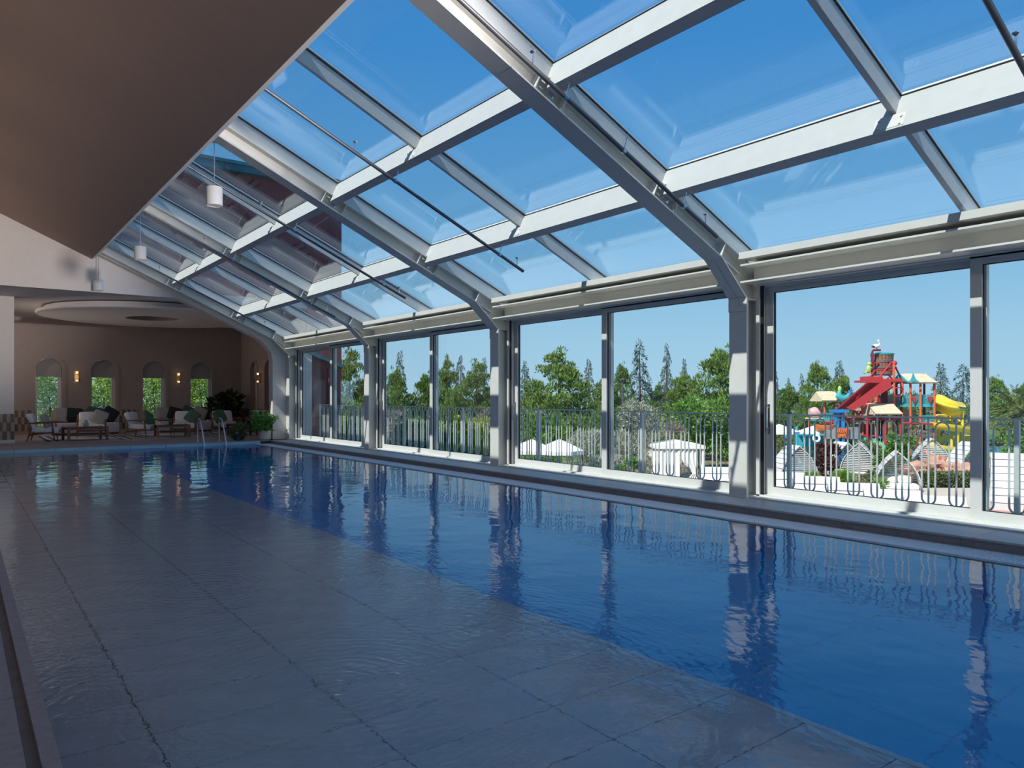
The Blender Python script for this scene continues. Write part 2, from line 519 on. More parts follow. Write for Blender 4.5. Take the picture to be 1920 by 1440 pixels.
# ---- floor: deck slabs, pool surround
fl = empty('floor'); tag(fl, 'stone pool surround and lounge floor around the swimming pool', 'floor', kind='structure')
MB().box(7.835, 8.95, -6, 23.9, -0.3, -0.02).box(-2.5, 0.205, -6, 23, -0.4, -0.012).box(-2.5, 10.3, 23.02, 33, -0.4, -0.014).build('subfloor', M['joint'], fl)
MB().box(0.203, 0.31, -6, 23, -0.5, -0.028).build('groove', M['riser_tile'], fl)
tb = MB().box(7.815, 8.46, 0.003, 1.133, -0.02, 0.0)
t0 = tb.build('deck_tile', M['deck_tile'], fl)
t0.location = (0, -6.0, 0)
for i in range(1, 26):
    inst(t0, fl, (0, -6.0 + 1.136 * i, 0))
tb = MB().box(7.828, 7.85, 0.002, 0.598, -0.11, -0.021)
t0 = tb.build('riser_tile', M['riser_tile'], fl); t0.location = (0, -1.0, 0)
for i in range(1, 40):
    inst(t0, fl, (0, -1.0 + 0.6 * i, 0))
MB().box(8.46, 8.95, -6, 23.4, -0.02, 0.018).build('door_sill', M['white_alu'], fl)
# left edge: dark stone, drain groove, raised lip
t0 = MB().box(-1.0, 0.205, 0.003, 0.957, -0.012, 0.0).build('deck_stone', M['deck_dark'], fl); t0.location = (0, -2.7, 0)
t1 = MB().box(0.252, 0.312, 0.002, 0.958, -0.16, 0.0).build('lip_stone', M['deck_dark'], fl); t1.location = (0, -2.7, 0)
for i in range(1, 27):
    inst(t0, fl, (0, -2.7 + 0.96 * i, 0)); inst(t1, fl, (0, -2.7 + 0.96 * i, 0))
# far coping and lounge floor tiles
t0 = MB().box(0.002, 0.898, 23.0, 23.6, -0.014, 0.0).build('coping_tile', M['floor'], fl); t0.location = (-0.6, 0, 0)
for i in range(1, 10):
    inst(t0, fl, (-0.6 + 0.9 * i, 0, 0))
t0 = MB().box(0.003, 0.897, 0.003, 0.897, -0.014, -0.001).build('floor_tile', M['floor'], fl); t0.location = (-0.6, 23.6, 0)
for i in range(12):
    for j in range(10):
        if i or j: inst(t0, fl, (-0.6 + 0.9 * i, 23.6 + 0.9 * j, 0))
t0 = MB().box(0.003, 0.897, 22.98, 23.02, -0.30, -0.016).build('waterline_tile', M['pool_wall'], fl); t0.location = (0.3, 0, 0)
for i in range(1, 8):
    inst(t0, fl, (0.3 + 0.9 * i, 0, 0))

# ---- overflow grate along the window side
gr = empty('overflow_grate'); tag(gr, 'pale slotted overflow grate running along the window side of the pool', 'grate', kind='structure')
MB().box(7.25, 7.335, -6, 23, -0.30, -0.093).box(7.775, 7.828, -6, 23, -0.14, -0.098).build('grate_edge', M['grate_edge'], gr)
MB().box(7.335, 7.775, -6, 23, -0.30, -0.16).build('trough', M['trough'], gr)
g = MB()
y = 0.8
while y < 22.98:
    g.box(7.335, 7.775, y, y + 0.019, -0.125, -0.096); y += 0.031
g.box(7.50, 7.515, 0.8, 22.98, -0.14, -0.12).box(7.62, 7.635, 0.8, 22.98, -0.14, -0.12)
tag(g.build('slat', M['grate'], gr), kind='stuff')

# ---- pool basin
pb = empty('pool_basin'); tag(pb, 'tiled pool basin with a shallow grey ledge beside a deep blue lane', 'pool', kind='structure')
LZ, DZ, LX = -0.36, -1.45, 3.28
MB().box(0.29, LX, -6, 23, -0.7, LZ - 0.01).build('ledge_bed', M['joint'], pb)
MB().box(LX, 7.3, -6, 23, -1.9, DZ - 0.006).build('lane_bed', M['deep_joint'], pb)
MB().box(0.25, 0.30, -6, 23, -0.7, -0.16).box(7.25, 7.3, -6, 23, DZ, -0.30).box(LX, 7.3, 22.99, 23.05, DZ, -0.29).box(0.3, LX, 22.99, 23.05, -0.6, -0.29).build('basin_wall', M['deep_tile'], pb)
MB().box(LX - 0.05, LX, -6, 23, DZ, LZ - 0.012).build('ledge_face', M['deep_tile'], pb)
t0 = MB().box(0.004, 0.836, 0.003, 0.427, -0.02, 0.0).build('ledge_tile', M['ledge_tile'], pb)
for i, x in enumerate((-0.12, 0.72, 1.56, 2.40)):
    for j in range(56):
        y = -1.0 + 0.43 * j
        o = t0 if (i == 0 and j == 0) else inst(t0, pb)
        o.location = (x, y, LZ)
        if i == 0: o.location.x = 0.72 - 0.84 + 0.0
MB().box(3.24, LX, -6, 23, LZ - 0.02, LZ).build('ledge_nosing', M['ledge_tile'], pb)
t0 = MB().box(0.004, 1.316, 0.004, 1.236, -0.02, 0.0).build('deep_tile', M['deep_tile'], pb)
for i in range(3):
    for j in range(20):
        o = t0 if (i == 0 and j == 0) else inst(t0, pb)
        o.location = (LX + 1.32 * i, -1.8 + 1.24 * j, DZ)

# ---- water surface
wm = bpy.data.meshes.new('pool_water')
wm.from_pydata([(0.312, -6, -0.1), (7.25, -6, -0.1), (7.25, 22.98, -0.1), (0.312, 22.98, -0.1)], [], [(0, 1, 2, 3)])
wo = bpy.data.objects.new('pool_water', wm); COL.objects.link(wo)
wm.materials.append(water_mat())
tag(wo, 'clear rippled water filling the indoor swimming pool', 'water', kind='stuff')

# ---- ceiling and walls of the hall
def ceil_z(x): return 5.152 + 0.459 * (3.0 - x)
ce = empty('ceiling'); tag(ce, 'sloping dark brown ceiling over the camera side of the pool hall', 'ceiling', kind='structure')
MB().prism([(3.0, 5.152), (-2.6, ceil_z(-2.6)), (-2.6, 9.3), (2.6, 6.6), (2.98, 6.3)], -6.2, 23.42, 'y').build('soffit', M['soffit'], ce)
MB().prism([(2.98, 5.17), (3.0, 5.152), (3.10, 5.20), (3.10, 5.30), (3.02, 6.2), (2.98, 6.2)], -6.2, 23.42, 'y').build('edge_trim', M['lounge_ceiling'], ce)
w = MB().box(-2.7, -2.5, -6.2, 33.0, -0.4, 8.5).build('wall_left', M['wall_light']); tag(w, 'plain light wall along the left of the hall', 'wall', kind='structure')
wn_ = empty('wall_near'); tag(wn_, 'unseen near end wall behind the camera, its glazing added to let in light', 'wall', kind='structure')  # unseen wall, glazed all over so more daylight reaches the hall
MB().box(-2.7, 9.2, -6.4, -6.2, 2.65, 2.8).build('rail', M['white_alu'], wn_)
MB().prism([(-2.6, 2.8), (8.7, 2.8), (8.7, 3.3), (3.0, 5.9), (3.0, 5.16), (-2.6, ceil_z(-2.6))], -6.31, -6.29, 'y').build('gable_pane', M['door_glass'], wn_)
MB().box(-2.6, 8.7, -6.3, -6.28, 0.05, 2.65).build('pane', M['door_glass'], wn_)
t0 = MB().box(-0.04, 0.04, -6.35, -6.23, 0.0, 2.65).build('post', M['white_alu'], wn_); t0.location = (-2.5, 0, 0)
for i in range(1, 7): inst(t0, wn_, (-2.5 + 1.86 * i, 0, 0))
# header wall over the lounge opening and its stub
hd = [(-2.5, 4.25), (5.2, 4.25), (5.45, 4.15), (7.45, 3.235), (7.68, 3.09), (7.86, 2.92), (7.98, 2.74), (8.03, 2.5), (8.03, 0), (8.46, 0), (8.46, 2.66), (7.934, 3.16), (3.0, 5.43), (2.95, 5.25), (-2.5, 7.75)]
w = MB().prism(hd, 23.42, 23.78, 'y').build('wall_header', M['wall_light']); tag(w, 'pale gable wall above the lounge opening at the far end of the pool', 'wall', kind='structure')
wp = empty('wall_pillar'); tag(wp, 'pale wall end with a brown checker tile base left of the lounge', 'wall', kind='structure')
MB().box(-2.5, 1.352, 26.05, 26.5, 0.0, 4.27).build('wall', M['wall_light'], wp)
MB().box(-2.5, 1.375, 26.022, 26.52, 0.0, 0.10).box(-2.5, 1.37, 26.02, 26.5, 0.86, 0.885).build('base_trim', M['wall_light'], wp)
for c in range(9):
    for r in range(3):
        MB().box(1.36 - 0.095 * (c + 1) + 0.003, 1.36 - 0.095 * c - 0.003, 26.028, 26.06, 0.105 + 0.25 * r, 0.352 + 0.25 * r).build('tile', M['tile_brown' if (c + r) % 2 == 0 else 'tile_light'], wp)
MB().box(1.352, 1.366, 26.05, 26.5, 0.10, 0.86).build('tile_end', M['tile_light'], wp)

def arch_wall(mb, u0, u1, z1, ops, place, d):
    """wall with round-headed openings: ops (centre, half width, spring, bottom); place(u, depth, z)"""
    us = u0
    def quad(a, b, c, e): mb.add([a, b, c, e], [(0, 1, 2, 3)])
    for (c, hw, sp, z0) in ops:
        quad(place(us, 0, 0), place(c - hw, 0, 0), place(c - hw, 0, z1), place(us, 0, z1))
        quad(place(c - hw, 0, 0), place(c + hw, 0, 0), place(c + hw, 0, z0), place(c - hw, 0, z0))
        pts = [(c - hw * math.cos(PI * i / 16), sp + hw * math.sin(PI * i / 16)) for i in range(17)]
        for (a, za), (b, zb) in zip(pts, pts[1:]):
            quad(place(a, 0, za), place(b, 0, zb), place(b, 0, z1), place(a, 0, z1))
            quad(place(a, 0, za), place(a, d, za), place(b, d, zb), place(b, 0, zb))
        quad(place(c - hw, 0, z0), place(c - hw, 0, sp), place(c - hw, d, sp), place(c - hw, d, z0))
        quad(place(c + hw, 0, sp), place(c + hw, 0, z0), place(c + hw, d, z0), place(c + hw, d, sp))
        quad(place(c - hw, 0, z0), place(c - hw, d, z0), place(c + hw, d, z0), place(c + hw, 0, z0))
        us = c + hw
    quad(place(us, 0, 0), place(u1, 0, 0), place(u1, 0, z1), place(us, 0, z1))

BY, SX = 32.5, 9.78
WC = [2.76 + 1.797 * i for i in range(4)]
wb = empty('wall_back'); tag(wb, 'taupe back wall of the lounge with four arched windows', 'wall', kind='structure')
mb = MB(); arch_wall(mb, -2.5, SX + 0.4, 4.3, [(c, 0.42, 2.36, 0.12) for c in WC], lambda u, d, z: (u, BY + d, z), 0.3)
mb.build('wall', M['wall_taupe'], wb)
SWC = [29.0, 30.8]
ws = empty('wall_right'); tag(ws, 'taupe right wall of the lounge with two tall arched windows', 'wall', kind='structure')
mb = MB(); arch_wall(mb, 23.78, BY, 4.3, [(c, 0.42, 2.36, 0.12) for c in (27.2, 29.0, 30.8)], lambda u, d, z: (SX + d, u, z), 0.25)
mb.build('wall', M['wall_taupe'], ws)
# checker tile dado on the back wall between the windows
edges = [1.2] + sum([[c - 0.56, c + 0.56] for c in WC], []) + [SX]
dl, db = MB(), MB()
trim = MB()
for a, b in zip(edges[0::2], edges[1::2]):
    n = max(1, int((b - a) / 0.095)); wd = (b - a) / n
    for i in range(n):
        for r in range(3):
            (db if (i + r) % 2 else dl).box(a + wd * i + 0.003, a + wd * (i + 1) - 0.003, BY - 0.02, BY, 0.10 + 0.25 * r, 0.347 + 0.25 * r)
    trim.box(a, b, BY - 0.035, BY, 0.852, 0.885).box(a, b, BY - 0.03, BY, 0, 0.095)
tag(dl.build('light_tile', M['tile_light'], wb), kind='stuff'); tag(db.build('brown_tile', M['tile_brown'], wb), kind='stuff')
trim.build('dado_trim', M['wall_taupe'], wb)
MB().box(SX - 0.02, SX, 23.8, 28.4, 0.1, 0.85).box(SX - 0.02, SX, 29.56, 30.24, 0.1, 0.85).box(SX - 0.02, SX, 31.36, BY, 0.1, 0.85).build('dado', M['tile_brown'], ws)
cl = empty('ceiling'); tag(cl, 'flat pale ceiling of the lounge with a suspended round disc', 'ceiling', kind='structure')
MB().box(-2.5, 10.3, 23.78, 32.9, 4.27, 4.5).build('slab', M['lounge_ceiling'], cl)
disc = MB()
n = 64
ro, ri = 3.42, 0.86
vs = []
for r, z in ((ri, 4.24), (ri, 4.03), (ro - 0.03, 4.03), (ro, 4.06), (ro, 4.10), (ro - 0.22, 4.12), (ro - 0.22, 4.24)):
    for k in range(n):
        a = 2 * PI * k / n
        vs.append((5.42 + r * math.cos(a), 27.9 + r * math.sin(a), z))
disc.add(vs, [(i * n + k, i * n + (k + 1) % n, (i + 1) * n + (k + 1) % n, (i + 1) * n + k) for i in range(6) for k in range(n)])
disc.build('disc', M['lounge_ceiling'], cl, True)
MB().lathe([(0.01, 4.235), (0.855, 4.235), (0.855, 4.05)], (5.42, 27.9, 0), 40, False).build('recess', M['wall_taupe'], cl, True)

def arch_ring(mb, c, r0, r1, sp, z0, place, d0, d1):
    p0 = [(c - r0, z0)] + [(c - r0 * math.cos(PI * i / 20), sp + r0 * math.sin(PI * i / 20)) for i in range(21)] + [(c + r0, z0)]
    p1 = [(c - r1, z0)] + [(c - r1 * math.cos(PI * i / 20), sp + r1 * math.sin(PI * i / 20)) for i in range(21)] + [(c + r1, z0)]
    m = len(p0)
    vs = [place(u, d, z) for d in (d0, d1) for P in (p0, p1) for u, z in P]
    fs = []
    for i in range(m - 1):
        fs += [(i, i + 1, m + i + 1, m + i), (2 * m + i, 3 * m + i, 3 * m + i + 1, 2 * m + i + 1), (m + i, m + i + 1, 3 * m + i + 1, 3 * m + i), (i, 2 * m + i, 2 * m + i + 1, i + 1)]
    mb.add(vs, fs)

def arch_window(idx, c, place, label, blind=True):
    w = empty('window_%d' % idx); tag(w, label, 'window', kind='structure')
    mb = MB(); arch_ring(mb, c, 0.42, 0.55, 2.36, 0.0, place, -0.025, 0.002); mb.build('arch_trim', M['wall_taupe'], w)
    def bx(u0, u1, d0, d1, z0, z1, m):
        P = [place(u, d, z) for z in (z0, z1) for u, d in ((u0, d0), (u1, d0), (u1, d1), (u0, d1))]
        return m.add(P, [(3, 2, 1, 0), (4, 5, 6, 7), (0, 1, 5, 4), (1, 2, 6, 5), (2, 3, 7, 6), (3, 0, 4, 7)])
    f = MB()
    bx(c - 0.42, c - 0.36, 0.2, 0.26, 0.12, 2.4, f); bx(c + 0.30, c + 0.42, 0.2, 0.26, 0.12, 2.4, f); bx(c - 0.36, c + 0.3, 0.2, 0.26, 0.12, 0.2, f)
    bx(c - 0.42, c + 0.42, 0.2, 0.26, 2.38, 2.44, f)
    f.build('frame', M['frame_white'], w)
    p = MB(); bx(c - 0.36, c + 0.30, 0.225, 0.235, 0.2, 2.38, p); p.build('pane', M['door_glass'], w)
    top = [(c - 0.415 * math.cos(PI * i / 16), 2.36 + 0.415 * math.sin(PI * i / 16)) for i in range(17)]
    b = MB(); zb = 2.10
    vs = [place(u, d, z) for d in (0.12, 0.135) for u, z in [(c - 0.385, zb), (c - 0.385, 2.36)] + top[1:-1] + [(c + 0.385, 2.36), (c + 0.385, zb)]]
    k = len(vs) // 2
    b.add(vs, [tuple(range(k)), tuple(range(2 * k - 1, k - 1, -1))] + [(i, (i + 1) % k, k + (i + 1) % k, k + i) for i in range(k)])
    b.build('blind', M['blind'], w)
    if not blind:
        q = MB(); bx(c - 0.36, c + 0.1, 0.15, 0.17, 0.2, 2.3, q); q.build('curtain', M['curtain'], w)
    return w
ordn = ['leftmost arched window of the lounge back wall, behind the white armchair', 'second arched window from the left behind the pale sofa with dark pillows', 'third arched window behind the middle armchair with green pillow', 'fourth arched window of the back wall, beside the dark leafy plant']
for i, c in enumerate(WC):
    arch_window(i + 1, c, lambda u, d, z: (u, BY + d, z), ordn[i])
for i, c in enumerate(SWC):
    arch_window(i + 5, c, lambda u, d, z: (SX + d, u, z), ['narrow arched window nearest the corner pilaster, white curtain', 'narrow arched window of the side wall nearest the back corner'][i], False)

# ---- steel portal frames
def steel_frame(k, label):
    y = YK[k]
    fr = empty('steel_frame', (0, 0, 0)); tag(fr, label, 'frame', 'white steel frames of the glass roof', 'structure')
    W = M['white_steel']
    MB().box(XC, XC + 0.018, y - 0.14, y + 0.14, 0.0, 2.50).box(XC + 0.018, XC + 0.32, y - 0.006, y + 0.006, 0, 2.66).box(XC + 0.32, XC + 0.338, y - 0.14, y + 0.14, 0, 3.0).build('column', W, fr)
    MB().box(XC - 0.03, XC + 0.37, y - 0.16, y + 0.16, 0.0, 0.015).build('base_plate', W, fr)
    MB().box(XC - 0.008, XC + 0.018, y - 0.146, y + 0.146, 2.50, 2.68).build('splice_plate', W, fr)
    b = MB()
    for dy in (-0.09, 0.09):
        b.tube([(XC - 0.022, y + dy, 2.60), (XC - 0.005, y + dy, 2.60)], 0.016, 6)
    b.build('bolt', W, fr)
    MB().box(XC + 0.018, XC + 0.32, y - 0.135, y + 0.135, 2.655, 2.668).build('stiffener', W, fr)
    # knee flange, web, rafter
    dx, dz = XC - KX, 2.665 - KZ
    L = math.hypot(dx, dz); nx, nz = -dz / L * 0.018, dx / L * 0.018
    MB().prism([(KX, KZ), (XC, 2.665), (XC + nx * 1.0, 2.665 + abs(nz)), (KX + nx, KZ + abs(nz))], y - 0.14, y + 0.14, 'y').build('haunch_flange', W, fr)
    web = [(KX, KZ), (XC, 2.665), (8.79, 2.665), (8.79, 3.0)] + [(R(-0.2, 0.215, 0)[0], R(-0.2, 0.215, 0)[2]), (R(0, 0.215, 0)[0], R(0, 0.215, 0)[2])]
    MB().prism(web, y - 0.006, y + 0.006, 'y').build('haunch_web', W, fr)
    MB().slab(0, S_TOP + 0.25, 0.0, 0.018, y - 0.14, y + 0.14).slab(0, S_TOP + 0.25, 0.018, 0.215, y - 0.006, y + 0.006).slab(-0.83, S_TOP + 0.25, 0.215, 0.235, y - 0.14, y + 0.14).build('rafter', W, fr)
    MB().slab(-0.42, 0.0, 0.0, 0.012, y - 0.13, y + 0.13).build('stiffener', W, fr)
    for s in (0.0, S_P[0] + 0.13, S_P[0] - 0.27, S_P[1] + 0.13, S_P[1] - 0.27, S_TOP - 0.12):
        MB().slab(s, s + 0.012, 0.018, 0.215, y - 0.135, y + 0.135).build('stiffener', W, fr)
    b = MB()
    for s in (S_P[0] - 0.07, S_P[1] - 0.07):
        for sg in (-1, 1):
            b.slab(s - 0.03, s + 0.06, 0.05, 0.22, y + sg * 0.14 - 0.006, y + sg * 0.14 + 0.006)
            for n in (0.09, 0.17):
                p = R(s + 0.10, n, y + sg * 0.10); q = R(s + 0.16, n, y + sg * 0.10)
                b.tube([p, q], 0.012, 6)
    b.build('purlin_seat', M['chrome'], fr)
    return fr
names = {-1: 'white steel roof frame behind the camera', 0: 'white steel roof frame beside the camera', 1: 'nearest white steel column and rafter with a pipe shadow low on it', 2: 'second white steel column and rafter from the camera', 3: 'third white steel column and rafter from the camera', 4: 'farthest white steel frame, against the lounge gable wall'}
for k in YK: steel_frame(k, names[k])

# ---- glass roof: purlins, mullions, eave beams, panes
rf = empty('roof'); tag(rf, 'sloping glass roof with white mullions and purlins over the pool', 'roof', kind='structure')
A = M['white_alu']
for k in range(-1, 4):
    y0, y1 = YK[k], YK[k + 1]
    ym = (y0 + y1) / 2
    for s in S_P:
        MB().slab(s - 0.11, s + 0.02, 0.10, 0.268, y0 + 0.15, y1 - 0.15).build('purlin', M['white_purlin'], rf)
        MB().slab(s - 0.08, s, 0.272, 0.49, y0 + 0.04, y1 - 0.04).build('transom', M['white_purlin'], rf)
        MB().slab(s - 0.09, s + 0.01, 0.484, 0.494, y0 + 0.04, y1 - 0.04).build('gasket', M['gasket'], rf)
        b = MB()
        for sg in (-1, 1):
            for n in (0.14, 0.22):
                b.tube([R(s + 0.02, n, ym + sg * 0.10), R(s + 0.035, n, ym + sg * 0.10)], 0.012, 6)
        b.slab(s + 0.02, s + 0.024, 0.12, 0.26, ym - 0.14, ym + 0.14)
        b.build('bracket', M['white_steel'], rf)
    segs = [(-0.75, S_P[0] - 0.08), (S_P[0], S_P[1] - 0.08), (S_P[1], S_TOP)]
    for a, b in segs:
        MB().slab(a, b, 0.30, 0.49, ym - 0.03, ym + 0.03).build('mullion', A, rf)
        MB().slab(a, b, 0.484, 0.494, ym - 0.042, ym + 0.042).build('gasket', M['gasket'], rf)
    for (a, b) in ((-0.72, S_P[0] - 0.04), (S_P[0] - 0.04, S_P[1] - 0.04), (S_P[1] - 0.04, S_TOP + 0.1)):
        MB().slab(a + 0.008, b - 0.008, 0.496, 0.520, y0 + 0.01, ym - 0.01).build('pane', M['roof_glass'], rf)
        MB().slab(a + 0.008, b - 0.008, 0.496, 0.520, ym + 0.01, y1 - 0.01).build('pane', M['roof_glass'], rf)
    for s in S_P:
        MB().slab(s - 0.065, s - 0.015, 0.521, 0.54, y0 + 0.06, y1 - 0.06).build('cap', A, rf)
    MB().slab(-0.75, S_TOP, 0.521, 0.54, ym - 0.03, ym + 0.03).build('cap', A, rf)
    # eave: lit transom box above an open channel beam
    MB().box(8.29, 8.72, y0 + 0.13, y1 - 0.13, 3.168, 3.255).build('eave_transom', M['white_steel'], rf)
    MB().box(8.30, 8.66, y0 + 0.15, y1 - 0.15, 3.075, 3.097).box(8.30, 8.66, y0 + 0.15, y1 - 0.15, 2.853, 2.875).box(8.60, 8.66, y0 + 0.15, y1 - 0.15, 2.875, 3.075).build('eave_beam', M['white_steel'], rf)
    MB().box(8.60, 8.98, y0 + 0.14, y1 - 0.14, 2.842, 2.853).box(8.66, 8.98, y0 + 0.14, y1 - 0.14, 2.868, 3.16).build('eave_casing', M['white_steel'], rf)
for k in YK:
    y = YK[k]
    MB().slab(-0.75, S_TOP + 0.1, 0.24, 0.49, y - 0.04, y + 0.04).build('mullion', A, rf)
    MB().slab(-0.75, S_TOP + 0.1, 0.484, 0.494, y - 0.052, y + 0.052).build('gasket', M['gasket'], rf)
    MB().slab(-0.75, S_TOP, 0.521, 0.54, y - 0.03, y + 0.03).build('cap', A, rf)
MB().slab(S_TOP - 0.08, S_TOP + 0.02, 0.24, 0.49, -5.2, 23.3).build('transom', A, rf)
MB().slab(-0.80, -0.72, 0.24, 0.53, -5.2, 23.3).build('transom', A, rf)

# ---- sliding glass doors, one pair per bay
di = 0
for k in range(-1, 4):
    y0, y1 = YK[k], YK[k + 1]
    ym = (y0 + y1) / 2
    di += 1
    lab = {-1: 'sliding glass door behind the camera', 0: 'sliding glass door facing the water park slides', 1: 'sliding glass door facing the olive bush and white parasols', 2: 'sliding glass door facing the pines, third from the camera', 3: 'sliding glass door beside the lounge, farthest from the camera'}[k]
    d = empty('door_%d' % di); tag(d, lab, 'door', kind='structure')
    a, b = y0 + 0.14, y1 - 0.14
    f = MB()
    f.box(8.66, 8.93, a, a + 0.05, 0.0, 2.87).box(8.66, 8.93, b - 0.05, b, 0.0, 2.87).box(8.70, 8.93, a, b, 2.825, 2.865).box(8.66, 8.95, a, b, 0.012, 0.035)
    f.build('frame', A, d)
    MB().box(8.685, 8.70, b - 0.10, b - 0.05, 0.03, 2.85).build('jamb_strip', M['gasket'], d)
    def leaf(x, u0, u1, hy, nm):
        e = empty('leaf', parent=d)
        MB().box(x, x + 0.07, u0, u0 + 0.115, 0.035, 2.86).box(x, x + 0.07, u1 - 0.115, u1, 0.035, 2.86).box(x, x + 0.07, u0 + 0.115, u1 - 0.115, 0.035, 0.14).box(x, x + 0.07, u0 + 0.115, u1 - 0.115, 2.755, 2.86).build('leaf_frame', A, e)
        MB().box(x + 0.02, x + 0.05, u0 + 0.112, u0 + 0.127, 0.137, 2.757).box(x + 0.02, x + 0.05, u1 - 0.127, u1 - 0.112, 0.137, 2.757).box(x + 0.02, x + 0.05, u0 + 0.127, u1 - 0.127, 0.137, 0.147).box(x + 0.02, x + 0.05, u0 + 0.127, u1 - 0.127, 2.747, 2.757).build('gasket', M['gasket'], e)
        MB().box(x + 0.028, x + 0.042, u0 + 0.127, u1 - 0.127, 0.147, 2.747).build('pane', M['door_glass'], e)
        if hy is not None:
            MB().tube([(x - 0.008, hy, 0.92), (x - 0.05, hy, 0.93), (x - 0.05, hy, 1.20), (x - 0.008, hy, 1.21)], 0.011, 8).box(x - 0.006, x, hy - 0.02, hy + 0.02, 0.85, 1.25).build('handle', M['chrome'], e)
    leaf(8.79, ym - 0.06, b - 0.06, b - 0.11, 0)
    leaf(8.70, a + 0.06, ym + 0.065, None, 1)
    MB().box(8.775, 8.79, ym + 0.03, ym + 0.075, 0.03, 0.07).build('guide', M['gasket'], d)

# ---- outer block of the building (seen through the roof and the far door)
bl = empty('building'); tag(bl, 'maroon rendered wing with teal eaves rising behind the lounge', 'building', kind='structure')
MB().box(-6, 10.43, 23.6, 24.0, 4.52, 8.25).box(10.2, 10.43, 24.0, 33.2, -3, 8.25).box(-6, 10.43, 33.0, 33.2, 4.52, 8.25).box(9.3, 10.43, 23.6, 23.9, -3, 4.52).build('outer_wall', M['maroon'], bl)
MB().box(-6, 10.2, 24.0, 33.0, 8.1, 8.2).build('flat_roof', M['roofing'], bl)
MB().box(-6.3, 10.75, 23.25, 23.6, 8.25, 8.45).box(10.43, 10.75, 23.6, 33.4, 8.25, 8.45).box(-6.3, 10.75, 23.2, 33.4, 8.45, 8.55).build('eaves', M['teal_trim'], bl)
MB().prism([(8.95, 2.86), (10.43, 2.30), (10.43, 2.42), (8.95, 2.98)], 23.42, 23.6, 'y').build('verge_flashing', M['teal_trim'], bl)
MB().box(8.98, 9.33, 23.45, 23.75, -0.2, 3.0).build('corner_pier', M['wall_light'], bl)
wf = MB().box(9.42, 9.86, 23.575, 23.6, 0.85, 1.95).build('window_frame', M['maroon'], bl)
MB().box(9.45, 9.83, 23.55, 23.577, 0.9, 1.9).build('window_pane', M['door_glass'], wf)
MB().box(9.44, 9.84, 23.58, 23.597, 0.88, 1.92).build('shade', M['leaf_hedge'], wf)  # leaf-green sheet paints the greenery reflected in this window
MB().tube([(9.96, 23.55, -2), (9.96, 23.55, 2.3)], 0.035, 8).build('downpipe', M['maroon'], bl)
tr = MB().box(8.95, 9.75, -6.4, 23.45, -0.35, -0.01).build('terrace_slab', M['pave']); tag(tr, 'narrow balcony slab outside the sliding doors', 'balcony', kind='structure')
w = MB().box(8.95, 9.6, -6.4, 23.45, -3.0, -0.35).build('wall_outside', M['wall_light']); tag(w, 'rendered base wall under the balcony', 'wall', kind='structure')

# ================================================================ THINGS IN THE HALL
# ---- sprinkler pipes under the roof
def pipe(y, s0, s1, heads, hangs, label):
    e = empty('sprinkler_pipe'); tag(e, label, 'pipe', 'sprinkler pipes under the glass roof')
    MB().tube([R(s0, -0.10, y), R(s1, -0.10, y)], 0.024, 10).build('pipe', M['pipe'], e, True)
    for s in heads:
        p = R(s, -0.07, y); q = (p[0], p[1], p[2] + 0.09)
        MB().tube([p, q], 0.009, 6).lathe([(0.004, 0.0), (0.028, 0.02), (0.03, 0.028), (0.004, 0.032)], q, 10).build('sprinkler_head', M['chrome'], e)
    for s in hangs:
        p = R(s, -0.10, y); q = R(s + 0.02, 0.10, y)
        b = MB().tube([p, q], 0.006, 6)
        b.tube([R(s - 0.02, -0.10, y), R(s + 0.02, -0.10, y)], 0.031, 10)
        b.build('hanger', M['chrome'], e)
pipe(2.15, 0.65, 5.35, (1.9, 4.2), (S_P[0] - 0.05, S_P[1] - 0.05), 'grey sprinkler pipe nearest the camera, crossing the roof corner')
pipe(5.75, 0.55, 5.35, (0.8, 3.7), (S_P[0] - 0.05, 2.3, S_P[1] - 0.05), 'grey sprinkler pipe running along the nearest steel rafter')
pipe(9.42, 0.70, 5.35, (0.85, 3.9), (S_P[0] - 0.05, S_P[1] - 0.05), 'dark sprinkler pipe hanging across the second roof bay')
pipe(13.35, 0.68, 5.35, (0.85, 3.9), (S_P[0] - 0.05, S_P[1] - 0.05), 'thin sprinkler pipe hanging across the third roof bay')
pipe(17.1, 0.55, 5.35, (0.8, 3.9), (S_P[0] - 0.05, S_P[1] - 0.05), 'thin sprinkler pipe just before the third rafter')
pipe(21.6, 0.45, 5.35, (0.8, 3.9), (S_P[0] - 0.05, S_P[1] - 0.05), 'farthest sprinkler pipe, near the gable wall')

# ---- pendant lamps
def pendant(x, y, ztop, z1, label):
    e = empty('pendant_lamp', (x, y, z1)); tag(e, label, 'lamp', 'pendant lamps along the ceiling edge')
    h = 0.29
    MB().lathe([(0.07, ztop - z1), (0.07, ztop - z1 - 0.025), (0.01, ztop - z1 - 0.03)], n=20).build('ceiling_rose', M['white_steel'], e, True)
    MB().tube([(0, 0, h), (0, 0, ztop - z1 - 0.02)], 0.007, 6).build('cable', M['chrome'], e)
    MB().lathe([(0.015, h + 0.03), (0.02, h), (0.122, h), (0.125, h - 0.004), (0.125, 0.0), (0.117, 0.0), (0.112, 0.08), (0.112, h - 0.02), (0.02, h - 0.02)], n=32, cap=False).build('shade', M['lamp_grey'], e, True)
    MB().lathe([(0.10, 0.075), (0.10, 0.085), (0.03, 0.095)], n=20).build('lamp_disc', M['glow_soft'], e, True)
pendant(3.30, 12.36, 5.44, 4.40, 'largest cylindrical pendant lamp, hanging from the second rafter')
pendant(3.30, 18.32, 5.44, 4.415, 'middle cylindrical pendant lamp, hanging from the third rafter')
pendant(3.12, 23.15, 5.33, 4.27, 'small cylindrical pendant lamp hanging before the gable wall')

